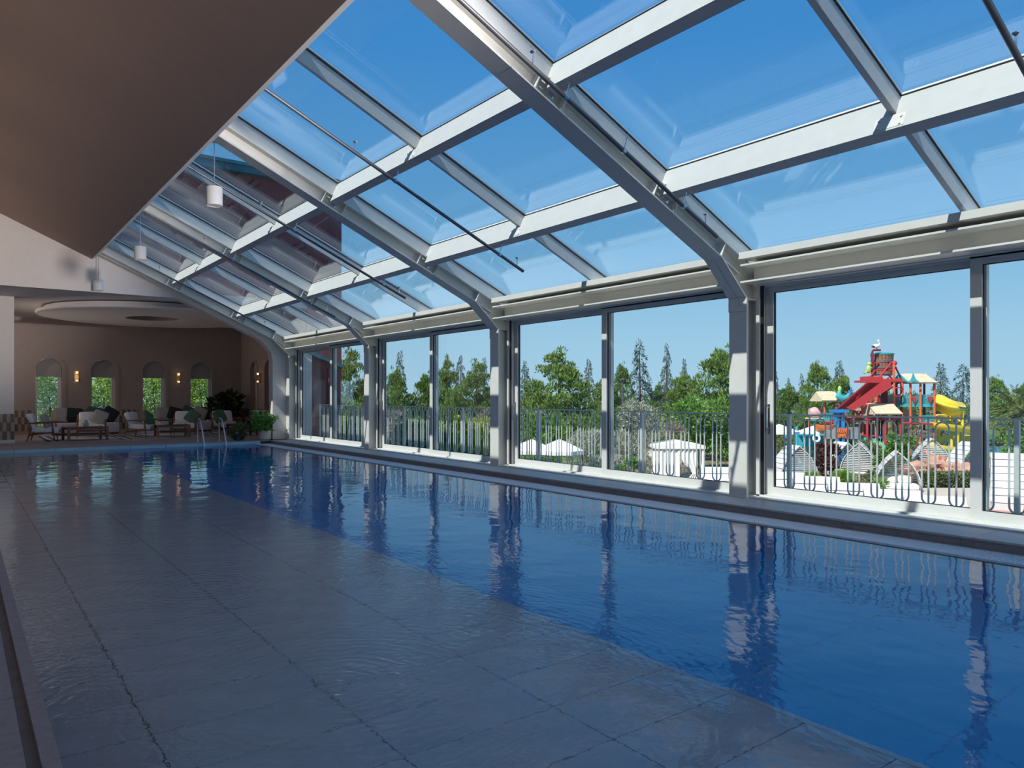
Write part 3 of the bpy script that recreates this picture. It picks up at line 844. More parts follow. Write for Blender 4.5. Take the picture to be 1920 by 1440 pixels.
# ---- wall sconces
def sconce(loc, rz, label):
    e = empty('wall_sconce', loc, rz); tag(e, label, 'lamp', 'brass wall sconces')
    MB().prism([(-0.065, 0.0), (0.065, 0.0), (0.065, 0.42), (-0.065, 0.42)], -0.015, 0.0, 'y').build('back_plate', M['brass'], e)
    MB().prism([(0.0, 0.0), (-0.13, 0.05), (-0.045, 0.14), (-0.045, 0.28), (-0.13, 0.37), (0.0, 0.42)], -0.05, 0.05, 'x').build('body', M['brass'], e)
    for z0, z1 in ((0.015, 0.09), (0.33, 0.405)):
        MB().prism([(-0.045, z0 + (0.02 if z0 < 0.2 else 0)), (0.045, z0 + (0.02 if z0 < 0.2 else 0)), (0.02, (z0 + z1) / 2), (0.045, z1), (-0.045, z1), (-0.02, (z0 + z1) / 2)], -0.155, -0.10, 'y').build('bulb_glow', M['glow'], e)
sconce(((WC[0] + WC[1]) / 2, BY, 1.90), 0, 'brass wall sconce between the first and second arched windows')
sconce(((WC[2] + WC[3]) / 2, BY, 1.90), 0, 'brass wall sconce between the third and fourth arched windows')
sconce((SX, 29.9, 1.90), -PI / 2, 'brass wall sconce on the side wall, seen in profile')

# ---- pool ladder rails
def grab_rail(x, y, label):
    e = empty('grab_rail', (x, y, 0)); tag(e, label, 'handrail', 'pool ladder grab rails')
    path = [(0, 0.55, 0.0), (0, 0.55, 0.55)] + [(0, 0.55 - 0.16 * (1 - math.cos(a)), 0.55 + 0.16 * math.sin(a)) for a in (0.5, 1.0, 1.57, 2.1)]
    path += [(0, 0.20, 0.62), (0, -0.02, 0.30), (0, -0.22, -0.08), (0, -0.26, -0.30), (0, -0.26, -1.1)]
    MB().tube(path, 0.021, 10).build('tube', M['chrome'], e, True)
    MB().lathe([(0.05, 0.0), (0.05, 0.012), (0.024, 0.03)], (0, 0.55, 0), 14).build('flange', M['chrome'], e, True)
grab_rail(5.80, 22.98, 'left chrome grab rail at the far end of the pool')
grab_rail(6.42, 22.98, 'right chrome grab rail at the far end of the pool')
e = empty('pool_ladder', (6.11, 22.7, 0)); tag(e, 'steel pool ladder steps below the water between the grab rails', 'ladder')
for z in (-0.35, -0.62, -0.90):
    MB().box(-0.29, 0.29, -0.05, 0.04, z, z + 0.02).build('step', M['chrome'], e)

# ---- lounge furniture
def armchair(loc, rz, label, w=0.76, d=0.80):
    """wood framed lounge chair, front towards local -y"""
    e = empty('armchair', loc, rz); tag(e, label, 'chair', 'white armchairs of the lounge')
    hw = w / 2
    W = M['wood']
    for sx in (-1, 1):
        x = sx * (hw - 0.025)
        MB().tube([(x, -d / 2 + 0.06, 0.0), (x, -d / 2 + 0.10, 0.30), (x, -d / 2 + 0.12, 0.55)], [0.018, 0.026, 0.022], 8).build('leg', W, e, True)
        MB().tube([(x, d / 2 - 0.02, 0.0), (x, d / 2 - 0.10, 0.28), (x, d / 2 - 0.14, 0.40), (x, d / 2 - 0.06, 0.60), (x, d / 2 + 0.01, 0.74)], [0.017, 0.026, 0.026, 0.022, 0.016], 8).build('leg', W, e, True)
        MB().tube([(x, -d / 2 + 0.02, 0.57), (x, -d / 2 + 0.2, 0.575), (x, d / 2 - 0.1, 0.555)], [0.02, 0.026, 0.02], 8).build('armrest', W, e, True)
        MB().tube([(x, -d / 2 + 0.09, 0.27), (x, d / 2 - 0.08, 0.20)], 0.022, 8).build('side_rail', W, e, True)
    MB().box(-hw + 0.03, hw - 0.03, -d / 2 + 0.08, -d / 2 + 0.11, 0.22, 0.28).build('cross_rail', W, e)
    MB().box(-hw + 0.03, hw - 0.03, d / 2 - 0.10, d / 2 - 0.07, 0.17, 0.23).build('cross_rail', W, e)
    T = Matrix.Translation((0, 0, 0)) @ Matrix.Rotation(math.radians(4), 4, 'X')
    MB().rbox(-hw + 0.055, hw - 0.055, -d / 2 - 0.02, d / 2 - 0.10, 0.26, 0.44, 0.05, M=T).build('seat_cushion', M['fabric_white'], e, True)
    T = Matrix.Translation((0, d / 2 - 0.16, 0.42)) @ Matrix.Rotation(math.radians(-16), 4, 'X')
    MB().rbox(-hw + 0.06, hw - 0.06, -0.08, 0.09, -0.02, 0.43, 0.06, M=T).build('back_cushion', M['fabric_white'], e, True)
    return e
def cushion(loc, rz, tilt, m, label, size=0.46, roll=0.0):
    o = MB().rbox(-size / 2, size / 2, -0.07, 0.07, -size / 2, size / 2, 0.065, M=Matrix.Rotation(rz, 4, 'Z') @ Matrix.Rotation(tilt, 4, 'X') @ Matrix.Rotation(roll, 4, 'Y')).build('cushion', m, smooth=True, loc=loc)
    return tag(o, label, 'cushion', 'cushions on the lounge seats')
def coffee_table(loc, rz, label, w=1.05, d=0.72, h=0.42):
    e = empty('coffee_table', loc, rz); tag(e, label, 'table', 'wooden coffee tables of the lounge')
    MB().rbox(-w / 2, w / 2, -d / 2, d / 2, h - 0.035, h, 0.017, 6).build('tabletop', M['wood_dark'], e, True)
    for sx in (-1, 1):
        for sy in (-1, 1):
            MB().box(-0.035, 0.035, -0.035, 0.035, 0, h + 0.006).build('leg', M['wood'], e, loc=(sx * (w / 2 - 0.05), sy * (d / 2 - 0.02), 0))
    MB().box(-w / 2 + 0.07, w / 2 - 0.07, -d / 2 + 0.05, d / 2 - 0.05, 0.15, 0.175).build('shelf', M['wood_dark'], e)
    for y0 in (-d / 2, d / 2 - 0.03): MB().box(-w / 2 + 0.06, w / 2 - 0.06, y0, y0 + 0.03, h - 0.09, h - 0.035).build('apron', M['wood'], e)
    return e
def sofa(loc, rz, w, label):
    e = empty('sofa', loc, rz); tag(e, label, 'sofa', 'pale sofas along the back wall')
    hw = w / 2
    MB().rbox(-hw, hw, -0.45, 0.45, 0.05, 0.42, 0.05, 6).build('base', M['sofa'], e, True)
    MB().box(-hw + 0.02, hw - 0.02, -0.43, 0.43, 0.0, 0.055).build('plinth', M['wood_dark'], e)
    n = 3
    for i in range(n):
        a = -hw + (w / n) * i
        MB().rbox(a + 0.01, a + w / n - 0.01, 0.18, 0.42, 0.42, 0.80, 0.07).build('back_cushion', M['fabric_grey'], e, True)
    return e
def rug(x0, x1, y0, y1, label):
    e = empty('rug', ((x0 + x1) / 2, (y0 + y1) / 2, 0)); tag(e, label, 'rug', 'striped rugs of the lounge')
    a, b = (x1 - x0) / 2, (y1 - y0) / 2
    MB().box(-a, a, -b, b, 0.0, 0.008).build('pile', M['rug'], e)
    m = MB()
    for q in (0.0, 0.22):
        for sx in (-1, 1):
            m.box(min(sx * (a - q), sx * (a - q - 0.09)), max(sx * (a - q), sx * (a - q - 0.09)), -b + q, b - q, 0.008, 0.010)
            m.box(-a + q, a - q, min(sx * (b - q), sx * (b - q - 0.09)), max(sx * (b - q), sx * (b - q - 0.09)), 0.008, 0.0101)
    m.build('border', M['rug_dark'], e)
rug(2.2, 4.5, 25.9, 30.0, 'rug under the first table, beside the checker tiled wall end')
rug(4.9, 7.1, 26.1, 30.1, 'rug under the middle table, behind the grab rails')
rug(7.3, 9.3, 26.1, 30.1, 'rug under the table nearest the potted palm')

armchair((2.14, 26.85, 0), math.radians(78), 'armchair turned side-on next to the checker tiled wall end')
cushion((2.20, 26.72, 0.60), math.radians(70), -0.35, M['fabric_grey'], 'grey cushion on the side-on armchair by the tiled wall end')
armchair((3.66, 28.6, 0), math.radians(-8), 'armchair facing the pool behind the first coffee table', 0.88)
cushion((3.90, 28.55, 0.66), math.radians(-10), -0.35, M['fabric_grey'], 'mottled grey cushion on the armchair facing the pool', 0.46, 0.4)
coffee_table((3.22, 26.55, 0), math.radians(6), 'coffee table holding the pale glass vase, nearest the tiled wall end', 1.15, 0.80)
armchair((5.02, 27.75, 0), math.radians(55), 'armchair with green cushion at the left of the middle table', 0.80)
cushion((5.22, 27.62, 0.63), math.radians(48), -0.35, M['fabric_green'], 'green cushion on the armchair left of the middle table', 0.46, 0.5)
coffee_table((5.82, 26.9, 0), math.radians(-4), 'coffee table holding the dark pot, behind the left grab rail', 1.05, 0.75)
armchair((6.52, 28.2, 0), math.radians(-22), 'armchair with green cushion right behind the middle table', 0.86)
cushion((6.76, 28.1, 0.64), math.radians(-25), -0.35, M['fabric_green'], 'green cushion on the armchair right behind the middle table', 0.46, 0.6)
armchair((7.98, 28.3, 0), math.radians(12), 'armchair with green cushion behind the table near the palm', 0.86)
cushion((7.72, 28.2, 0.64), math.radians(15), -0.35, M['fabric_green'], 'green cushion on the armchair near the palm', 0.46, -0.3)
coffee_table((8.0, 26.45, 0), math.radians(3), 'coffee table holding the small dark bottle, nearest the palm', 0.9, 0.7)
armchair((9.15, 28.3, 0), math.radians(-40), 'armchair half hidden behind the potted palm', 0.80)
sofa((3.75, 30.9, 0), 0, 2.1, 'pale sofa with dark pillows below the second arched window')
sofa((7.10, 30.9, 0), 0, 1.9, 'pale sofa with dark pillows below the sconce on the right')
for i, (x, m, lb, sz, ro) in enumerate(((3.0, 'fabric_grey', 'light grey cushion at the left end of the left sofa', 0.5, 0.1), (3.42, 'fabric_black', 'black cushion next to the light grey one on the left sofa', 0.5, 0.1), (4.05, 'fabric_teal', 'wide dark teal cushion in the middle of the left sofa', 0.56, 0.2), (4.55, 'fabric_black', 'black pointed cushion at the right end of the left sofa', 0.52, 0.6), (6.38, 'fabric_grey', 'light grey cushion at the left end of the right sofa', 0.5, 0.1), (6.78, 'fabric_black', 'black cushion standing on the right sofa, left of the others', 0.5, 0.3), (7.3, 'fabric_teal', 'dark teal cushion in the middle of the right sofa', 0.54, 0.5), (7.72, 'fabric_grey', 'taupe cushion leaning near the right end of the right sofa', 0.5, 0.4), (7.95, 'fabric_black', 'black cushion at the right end of the right sofa', 0.5, 0.1))):
    cushion((x, 31.0 - 0.04 * (i % 2), 0.70), 0, -0.25, M[m], lb, sz, ro)

def vase(x, y, z, prof, m, label, leaves=None):
    e = empty('vase', (x, y, z)); tag(e, label, 'vase', 'vases on the coffee tables')
    MB().lathe(prof, n=18).build('body', M[m], e, True)
    return e
v = vase(3.24, 26.5, 0.42, [(0.05, 0), (0.075, 0.03), (0.075, 0.11), (0.05, 0.14), (0.04, 0.19), (0.055, 0.20)], 'vase_glass', 'pale green glass vase on the first coffee table')
v = vase(5.78, 26.9, 0.42, [(0.06, 0), (0.075, 0.05), (0.075, 0.17), (0.06, 0.19)], 'vase_dark', 'dark cylindrical pot on the middle coffee table')
v = vase(8.2, 26.45, 0.42, [(0.07, 0), (0.085, 0.04), (0.085, 0.15), (0.04, 0.20), (0.03, 0.24)], 'vase_dark', 'dark bottle shaped vase on the table nearest the palm')
dish = MB().lathe([(0.03, 0.0), (0.09, 0.012), (0.095, 0.016), (0.03, 0.006)], n=16).build('dish', M['frame_white'], smooth=True, loc=(3.45, 26.38, 0.421)); tag(dish, 'small white dish beside the pale glass vase', 'dish')
dish = MB().box(-0.14, 0.14, -0.05, 0.05, 0, 0.02).build('napkin_stack', M['frame_white'], loc=(5.45, 26.85, 0.421)); tag(dish, 'flat white napkin stack beside the dark pot', 'napkins')

# ---- foliage tools
def leaf_quads(P, N, L, Wd, rng, spread=0.6):
    """rhombus leaves at points P, long axis near N"""
    n = len(P)
    D = N + rng.normal(0, spread, (n, 3)); D /= np.linalg.norm(D, axis=1, keepdims=True) + 1e-9
    T = np.cross(D, rng.normal(0, 1, (n, 3))); T /= np.linalg.norm(T, axis=1, keepdims=True) + 1e-9
    l = L * rng.uniform(0.6, 1.3, (n, 1)); w = Wd * rng.uniform(0.6, 1.3, (n, 1))
    V = np.stack([P, P + D * l * 0.5 + T * w * 0.5, P + D * l, P + D * l * 0.5 - T * w * 0.5], 1).reshape(-1, 3)
    Fc = np.arange(4 * n).reshape(n, 4)
    return V, Fc
def cloud(blobs, n, L, Wd, rng, up=0.25, spread=0.5, low=-0.55):
    """leaves over the outside of a set of ellipsoid blobs (x,y,z,rx,ry,rz)"""
    B = np.array(blobs, float)
    area = (B[:, 3] * B[:, 4] * B[:, 5]) ** (2 / 3)
    idx = rng.choice(len(B), n, p=area / area.sum())
    d = rng.normal(0, 1, (n, 3)); d /= np.linalg.norm(d, axis=1, keepdims=True)
    d[:, 2] = np.where(d[:, 2] < low, -d[:, 2], d[:, 2])
    r = rng.uniform(0.72, 1.0, (n, 1))
    P = B[idx, :3] + d * B[idx, 3:6] * r
    Nn = d + np.array([0, 0, up])
    return leaf_quads(P, Nn, L, Wd, rng, spread)
def leaf_obj(name, V, Fc, m, parent=None):
    o = bpy.data.objects.new(name, fast_mesh(name, V, Fc)); COL.objects.link(o)
    o.data.materials.append(m)
    if parent: o.parent = parent
    return o

# ---- indoor plants
rng = np.random.default_rng(3)
e = empty('potted_palm', (7.66, 23.50, 0)); tag(e, 'bright green potted palm beside the corner pier at the pool end', 'plant')
MB().lathe([(0.15, 0), (0.19, 0.02), (0.20, 0.30), (0.18, 0.31), (0.17, 0.26)], (0.10, -0.1, 0), 20).build('pot', M['pot'], e, True)
MB().lathe([(0.001, 0.262), (0.175, 0.262)], (0.10, -0.1, 0), 20, False).build('soil', M['soil'], e)
Vs, Fs, o_ = [], [], 0
st = MB()
for i in range(46):
    a = rng.uniform(0, 2 * PI); rr = rng.uniform(0.12, 0.36); hh = rng.uniform(0.32, 0.92)
    b0 = np.array([0.05 + 0.1 * math.cos(a), -0.1 + 0.1 * math.sin(a), 0.28])
    tip = b0 + np.array([rr * math.cos(a), rr * math.sin(a), hh - 0.28])
    mid = (b0 + tip) / 2 + np.array([0, 0, 0.16])
    pts = [b0 * (1 - t) ** 2 + mid * 2 * t * (1 - t) + tip * t * t for t in np.linspace(0, 1, 9)]
    st.tube(pts[::2], 0.005, 4)
    P = np.array([p for p in pts[3:] for _ in range(6)])
    ax = tip - mid; side = np.cross(ax, [0, 0, 1]); side /= np.linalg.norm(side) + 1e-9
    sg = np.where(np.arange(len(P)) % 2 == 0, 1, -1)[:, None]
    V, Fc = leaf_quads(P, side * sg + ax * 0.8 + np.array([0, 0, -0.2]), 0.14, 0.034, rng, 0.2)
    Vs.append(V); Fs.append(Fc + o_); o_ += len(V)
leaf_obj('fronds', np.concatenate(Vs), np.concatenate(Fs), M['leaf_indoor'], e)
st.build('stems', M['p_lime'], e)
e = empty('potted_plant', (7.02, 23.62, 0)); tag(e, 'low variegated plant on the floor left of the potted palm', 'plant')
MB().lathe([(0.11, 0), (0.15, 0.02), (0.16, 0.2), (0.13, 0.2)], n=18).build('pot', M['vase_dark'], e, True)
V, Fc = cloud([(0, 0, 0.28, 0.22, 0.2, 0.2)], 380, 0.13, 0.06, rng, 0.1, 0.4, -0.95); leaf_obj('leaves', V, Fc, M['leaf_hedge'], e)
e = empty('potted_plant', (8.85, 31.4, 0)); tag(e, 'tall dark leafy plant in the back corner of the lounge', 'plant')
MB().lathe([(0.18, 0), (0.24, 0.03), (0.26, 0.42), (0.22, 0.42)], n=18).build('pot', M['vase_dark'], e, True)
MB().tube([(0, 0, 0.4), (0.05, 0, 0.8), (0, 0.05, 1.3)], 0.02, 6).build('stem', M['bark'], e)
V, Fc = cloud([(-0.25, 0, 1.0, 0.38, 0.35, 0.35), (0.2, 0, 1.15, 0.38, 0.35, 0.38), (0.05, 0, 0.75, 0.35, 0.3, 0.3)], 520, 0.24, 0.13, rng, 0.0, 0.5, -0.9); leaf_obj('leaves', V, Fc, M['leaf_indoor_dark'], e)

# ================================================================ OUTSIDE
RT = Vector((math.cos(YAW), -math.sin(YAW), 0))
FW = Vector((math.sin(YAW), math.cos(YAW), 0))
GZ = -2.7
def spot(px, t, z=GZ):
    """point of the garden seen in column px of the photograph at depth t"""
    p = FW * t + RT * ((px - 960) / F_PX * t)
    return (p.x, p.y, z)
def zat(py, t): return EYE - (py - HOR_Y) * t / F_PX

gd = MB().box(-60, 140, -30, 150, GZ - 0.4, GZ).build('ground', M['ground']); tag(gd, 'dry garden ground below the pool hall', 'ground', kind='structure')
def patch(pts, h, m, name, label):
    o = MB().prism([(spot(a, b)[0], spot(a, b)[1]) for a, b in pts], GZ - 0.1, GZ + h, 'z').build(name, M[m]); return tag(o, label, name.split('_')[-1], kind='structure')
patch([(1560, 33), (2300, 33), (2500, 14), (1560, 14)], 0.02, 'pave', 'garden_path', 'pale beige paving in front of the clipped hedge')
patch([(1420, 60), (2300, 60), (2300, 39.5), (1420, 39.5)], 0.015, 'park_water', 'splash_pool', 'shallow blue splash pool under the play tower')
patch([(1830, 27), (2100, 27), (2300, 14), (1900, 14)], 0.035, 'pave_red', 'red_path', 'reddish path by the rightmost white pod')
patch([(500, 60), (1130, 60), (1130, 20), (500, 20)], 0.01, 'lawn', 'lawn', 'green lawn under the pines')

# ---- balcony railing: arched bars between posts
RX, PIT = 9.494, 2.839 / 9
def railing_section(loc, rz, label, proto=[None]):
    if proto[0] is None:
        e = empty('balcony_railing')
        MB().box(-0.022, 0.022, -2.839, 0.0, 1.085, 1.105).build('top_rail', M['galv'], e)
        MB().box(-0.025, 0.025, -0.025, 0.025, -0.01, 1.085).build('post', M['galv'], e)
        r = PIT / 4
        path = [(0, -PIT / 2 + 2 * r - r * math.sin(PI / 8 * i), 0.04 + r - r * math.cos(PI / 8 * i)) for i in range(5)]
        path += [(0, -PIT / 2 + r * math.cos(PI * i / 8), 0.965 + r * math.sin(PI * i / 8)) for i in range(9)]
        path += [(0, -PIT / 2 - 2 * r + r * math.sin(PI / 8 * i), 0.04 + r - r * math.cos(PI / 8 * i)) for i in range(4, -1, -1)]
        a = MB().tube(path, 0.0115, 6).tube([(0, -PIT / 2, 1.04), (0, -PIT / 2, 1.09)], 0.01, 6).build('arched_bar', M['galv'], e, True)
        b = MB().tube([(0, -PIT, 0.03), (0, -PIT, 1.09)], 0.0115, 6).build('straight_bar', M['galv'], e, True)
        for i in range(1, 9):
            inst(a, e, (0, -PIT * i, 0))
            if i < 8: inst(b, e, (0, -PIT * i, 0))
        proto[0] = e
    else:
        e = copy_tree(proto[0])
    e.location = loc; e.rotation_euler = (0, 0, rz)
    return tag(e, label, 'railing', 'balcony railing sections')
rl = ['railing section just outside the frame beside the camera', 'railing section at the photo\'s right edge, before the big white pod', 'railing section in front of the yellow slide and clipped hedge', 'railing section seen left of the nearest steel column, before the white cabana', 'railing section in front of the white parasols', 'railing section just right of the third column, before lime bushes', 'railing section left of the second bay mullion, before green shrubs', 'railing section before the pine beside the maroon wing', 'last railing section, against the maroon wing']
for i in range(9):
    railing_section((RX, 0.452 + 2.839 * i, 0), 0, rl[i])
for i in range(3):
    railing_section((1.2 + 2.839 * i, 33.55, -0.05), PI / 2, ['railing behind the first arched window', 'railing behind the second and third arched windows', 'railing behind the fourth arched window'][i])
o = MB().box(-2.5, 10.2, 32.85, 33.7, -0.35, -0.06).build('terrace_slab', M['pave']); tag(o, 'narrow balcony slab behind the lounge windows', 'balcony', kind='structure')

# ---- trees
rng = np.random.default_rng(11)
def norm_pine(seed, n=17000):
    g = np.random.default_rng(seed)
    bl = []
    for i in range(110):
        z = g.uniform(0.05, 0.92)
        env = 0.5 * (1 - max(0.0, (z - 0.34) / 0.66) ** 1.6)
        a = g.uniform(0, 2 * PI); r = env * math.sqrt(g.uniform(0.0, 1)) * 0.84
        s = g.uniform(0.085, 0.15) * (1.15 - 0.6 * z)
        bl.append((r * math.cos(a), r * math.sin(a), z, s, s, s * 0.55))
    for q in range(4):
        bl.append((g.uniform(-0.05, 0.05), g.uniform(-0.05, 0.05), 0.88 + 0.03 * q, 0.045 - 0.006 * q, 0.045, 0.04))
    return cloud(bl, n, 0.04, 0.013, g, 0.8, 0.5, -0.4)
PINES = [fast_mesh('pine_crown', *norm_pine(s)) for s in (1, 2, 3, 4)]
for m in PINES: m.materials.append(M['leaf_pine'])
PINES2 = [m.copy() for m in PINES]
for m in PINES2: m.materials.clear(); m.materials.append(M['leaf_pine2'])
def norm_cedar(seed, n=8000):
    g = np.random.default_rng(seed)
    P, N = [], []
    tiers = 30
    for i in range(tiers):
        z = 0.10 + 0.88 * i / tiers
        Ln = 0.5 * (1 - z) ** 0.85 * g.uniform(0.75, 1.15) + 0.02
        for b in range(5):
            a = g.uniform(0, 2 * PI); l = Ln * g.uniform(0.55, 1.1)
            k = max(6, int(n * l / 60))
            t = np.sqrt(g.uniform(0.02, 1, k))
            wv = g.normal(0, 0.018 + 0.05 * l, k) * t
            x = l * t * math.cos(a) - wv * math.sin(a); y = l * t * math.sin(a) + wv * math.cos(a)
            zz = z + 0.05 * t * (1 - t) * 2 - 0.10 * l * t ** 2 * 2 + g.normal(0, 0.006, k)
            P.append(np.stack([x, y, zz], 1)); N.append(np.stack([np.full(k, math.cos(a)), np.full(k, math.sin(a)), np.full(k, -0.35)], 1))
    P = np.concatenate(P); N = np.concatenate(N)
    return leaf_quads(P, N, 0.045, 0.012, g, 0.45)
CEDARS = [fast_mesh('cedar_boughs', *norm_cedar(s)) for s in (5, 6, 7)]
for m in CEDARS: m.materials.append(M['leaf_cedar'])
TRUNK = MB().tube([(0, 0, 0), (0.004, 0.0, 0.5), (0, 0, 0.97)], [0.022, 0.012, 0.002], 7).mesh('trunk', True); TRUNK.materials.append(M['bark'])
def tree(kind, px, top, wpx, t, label, seed=0, group='trees beyond the railing'):
    h = zat(top, t) - GZ; w = wpx * t / F_PX
    e = empty({'pine': 'pine_tree', 'pine2': 'pine_tree', 'cedar': 'cedar_tree'}[kind], spot(px, t), rng.uniform(0, 6.28))
    tag(e, label, 'tree', group)
    lst = {'pine': PINES, 'pine2': PINES2, 'cedar': CEDARS}[kind]
    c = bpy.data.objects.new('boughs' if kind == 'cedar' else 'crown', lst[seed % len(lst)]); COL.objects.link(c); c.parent = e; c.scale = (w * 1.08, w * 1.08, h)
    c2 = bpy.data.objects.new('trunk', TRUNK); COL.objects.link(c2); c2.parent = e; c2.scale = (h, h, h * 0.96)
    return e
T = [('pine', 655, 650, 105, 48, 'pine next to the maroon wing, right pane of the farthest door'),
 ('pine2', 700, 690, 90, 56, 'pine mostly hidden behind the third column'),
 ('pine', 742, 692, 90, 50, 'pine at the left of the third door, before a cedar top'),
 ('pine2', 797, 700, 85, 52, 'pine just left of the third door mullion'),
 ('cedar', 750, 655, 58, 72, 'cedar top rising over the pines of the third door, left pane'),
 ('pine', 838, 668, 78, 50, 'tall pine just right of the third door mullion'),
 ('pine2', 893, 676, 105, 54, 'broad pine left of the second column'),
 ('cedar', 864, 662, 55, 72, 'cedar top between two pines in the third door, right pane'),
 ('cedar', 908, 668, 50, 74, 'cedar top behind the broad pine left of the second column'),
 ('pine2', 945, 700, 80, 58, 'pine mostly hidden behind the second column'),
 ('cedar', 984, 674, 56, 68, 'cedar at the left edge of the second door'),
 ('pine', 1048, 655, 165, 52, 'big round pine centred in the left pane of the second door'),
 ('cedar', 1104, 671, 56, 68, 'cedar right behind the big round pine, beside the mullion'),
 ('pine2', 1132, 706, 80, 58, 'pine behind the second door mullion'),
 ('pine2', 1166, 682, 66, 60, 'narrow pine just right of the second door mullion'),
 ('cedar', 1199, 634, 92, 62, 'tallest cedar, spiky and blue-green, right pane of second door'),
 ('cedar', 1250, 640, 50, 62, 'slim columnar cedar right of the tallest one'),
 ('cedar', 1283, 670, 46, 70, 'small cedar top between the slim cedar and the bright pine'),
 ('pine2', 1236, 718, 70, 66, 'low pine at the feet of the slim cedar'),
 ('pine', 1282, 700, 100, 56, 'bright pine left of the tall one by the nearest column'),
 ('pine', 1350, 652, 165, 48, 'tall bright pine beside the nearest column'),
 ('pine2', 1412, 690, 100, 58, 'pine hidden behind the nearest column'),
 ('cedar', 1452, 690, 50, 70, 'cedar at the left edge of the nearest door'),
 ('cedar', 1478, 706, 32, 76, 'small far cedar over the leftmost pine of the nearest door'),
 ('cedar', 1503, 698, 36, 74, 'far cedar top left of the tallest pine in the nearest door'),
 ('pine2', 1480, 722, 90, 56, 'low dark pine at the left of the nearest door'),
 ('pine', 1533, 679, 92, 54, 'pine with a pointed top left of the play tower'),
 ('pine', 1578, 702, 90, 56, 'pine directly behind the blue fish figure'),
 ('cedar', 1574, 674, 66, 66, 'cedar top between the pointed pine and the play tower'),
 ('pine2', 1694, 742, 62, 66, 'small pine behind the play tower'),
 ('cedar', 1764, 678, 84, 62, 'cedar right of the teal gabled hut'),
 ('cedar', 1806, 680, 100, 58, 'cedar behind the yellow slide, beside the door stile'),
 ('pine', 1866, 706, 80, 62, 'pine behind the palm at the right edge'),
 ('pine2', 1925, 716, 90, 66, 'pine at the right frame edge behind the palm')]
for i, a in enumerate(T): tree(*a, seed=i * 7 + i // 3)
# far treeline closing the horizon, nobody could count these
bl = []
for i in range(120):
    p = spot(520 + i * 14, rng.uniform(82, 100)); hh = rng.uniform(1.6, 4.6)
    bl.append((p[0], p[1], GZ + hh * 0.5, 2.0, 2.0, hh * 0.55))
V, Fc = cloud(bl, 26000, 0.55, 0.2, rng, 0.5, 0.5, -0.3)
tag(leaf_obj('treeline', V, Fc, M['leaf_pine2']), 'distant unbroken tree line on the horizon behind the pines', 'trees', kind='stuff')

def bush(px, top, wpx, t, m, label, n=2600, L=0.16, Wd=0.05, base=GZ, nb=14, spread=0.55, stem=True, name='shrub', hmin=0.12, low=-0.6, squash=1.0):
    h = zat(top, t) - base; w = wpx * t / F_PX
    e = empty(name, spot(px, t, base)); tag(e, label, 'shrub', 'shrubs below the balcony')
    b = []
    for i in range(nb):
        a = rng.uniform(0, 2 * PI); r = 0.36 * w * math.sqrt(rng.uniform(0, 1)); z = rng.uniform(hmin, 0.80) * h
        r *= math.sqrt(max(0.15, 1 - max(0, (z / h - 0.45) / 0.6) ** 2))
        s = rng.uniform(0.14, 0.22) * w
        b.append((r * math.cos(a), r * math.sin(a), z, s, s, min(s, (h - z) * 1.0) * squash))
    V, Fc = cloud(b, n, L, Wd, rng, 0.35, spread, low)
    leaf_obj('foliage', V, Fc, M[m], e)
    if stem:
        MB().tube([(0, 0, 0), (0.05, 0, h * 0.35), (0.0, 0.05, h * 0.7)], [0.06, 0.04, 0.015], 6).build('stem', M['bark'], e, True)
    return e
bush(1188, 738, 115, 34, 'leaf_olive', 'silvery olive bush behind the railing, beside the second door mullion', 6500, 0.20, 0.035, nb=26)
bush(1092, 800, 120, 30, 'leaf_olive', 'lower silvery olive bush right of the white parasols', 4800, 0.18, 0.032, nb=20)
bush(1318, 745, 150, 41, 'leaf_broad', 'dark green round tree behind the white cabana', 7000, 0.22, 0.10, nb=26)
bush(1255, 775, 70, 38, 'leaf_dry', 'dry twiggy bush behind the cabana roof', 2200, 0.16, 0.03, nb=12)
bush(985, 742, 80, 46, 'leaf_dry', 'greyish dry bush at the left of the second door', 2600, 0.20, 0.04, nb=14)
bush(1010, 770, 130, 40, 'leaf_broad', 'dark green bush behind the white parasols', 4200, 0.20, 0.08, nb=18)
bush(1100, 770, 110, 44, 'leaf_pine', 'green bush between the parasols and the olive bush', 3200, 0.20, 0.06, nb=14)
bush(1000, 858, 80, 27, 'leaf_hedge', 'low green plants in front of the left parasol', 1800, 0.14, 0.05, nb=10)
bush(1175, 840, 60, 29, 'leaf_broad', 'small green shrub under the olive bush', 1500, 0.14, 0.06, nb=8)
bush(880, 768, 115, 33, 'leaf_lime', 'yellow-green bush left of the second column', 5200, 0.20, 0.05, nb=22)
bush(845, 790, 80, 30, 'leaf_broad', 'dark leafy shrub right of the third door mullion', 3200, 0.18, 0.07, nb=14)
bush(905, 725, 50, 44, 'leaf_dry', 'dry pinkish bush beside the second column', 1600, 0.2, 0.04, nb=10)
bush(738, 752, 70, 42, 'leaf_dry', 'grey-brown bush at the left of the third door', 1800, 0.2, 0.04, nb=10)
bush(770, 782, 120, 33, 'leaf_broad', 'wide green shrub in the left pane of the third door', 5200, 0.20, 0.07, nb=20)
bush(800, 762, 90, 40, 'leaf_pine', 'light green bush behind the wide shrub', 2800, 0.2, 0.06, nb=12)
bush(660, 775, 90, 33, 'leaf_broad', 'green shrub below the pine by the maroon wing', 4200, 0.18, 0.07, nb=16)
bush(1465, 815, 55, 36, 'leaf_hedge', 'brownish green shrub at the left of the nearest door', 2200, 0.16, 0.06, nb=12)
bush(1548, 828, 52, 37, 'leaf_purple', 'dark purple leaved shrub between the white pods', 3200, 0.15, 0.07, nb=16)
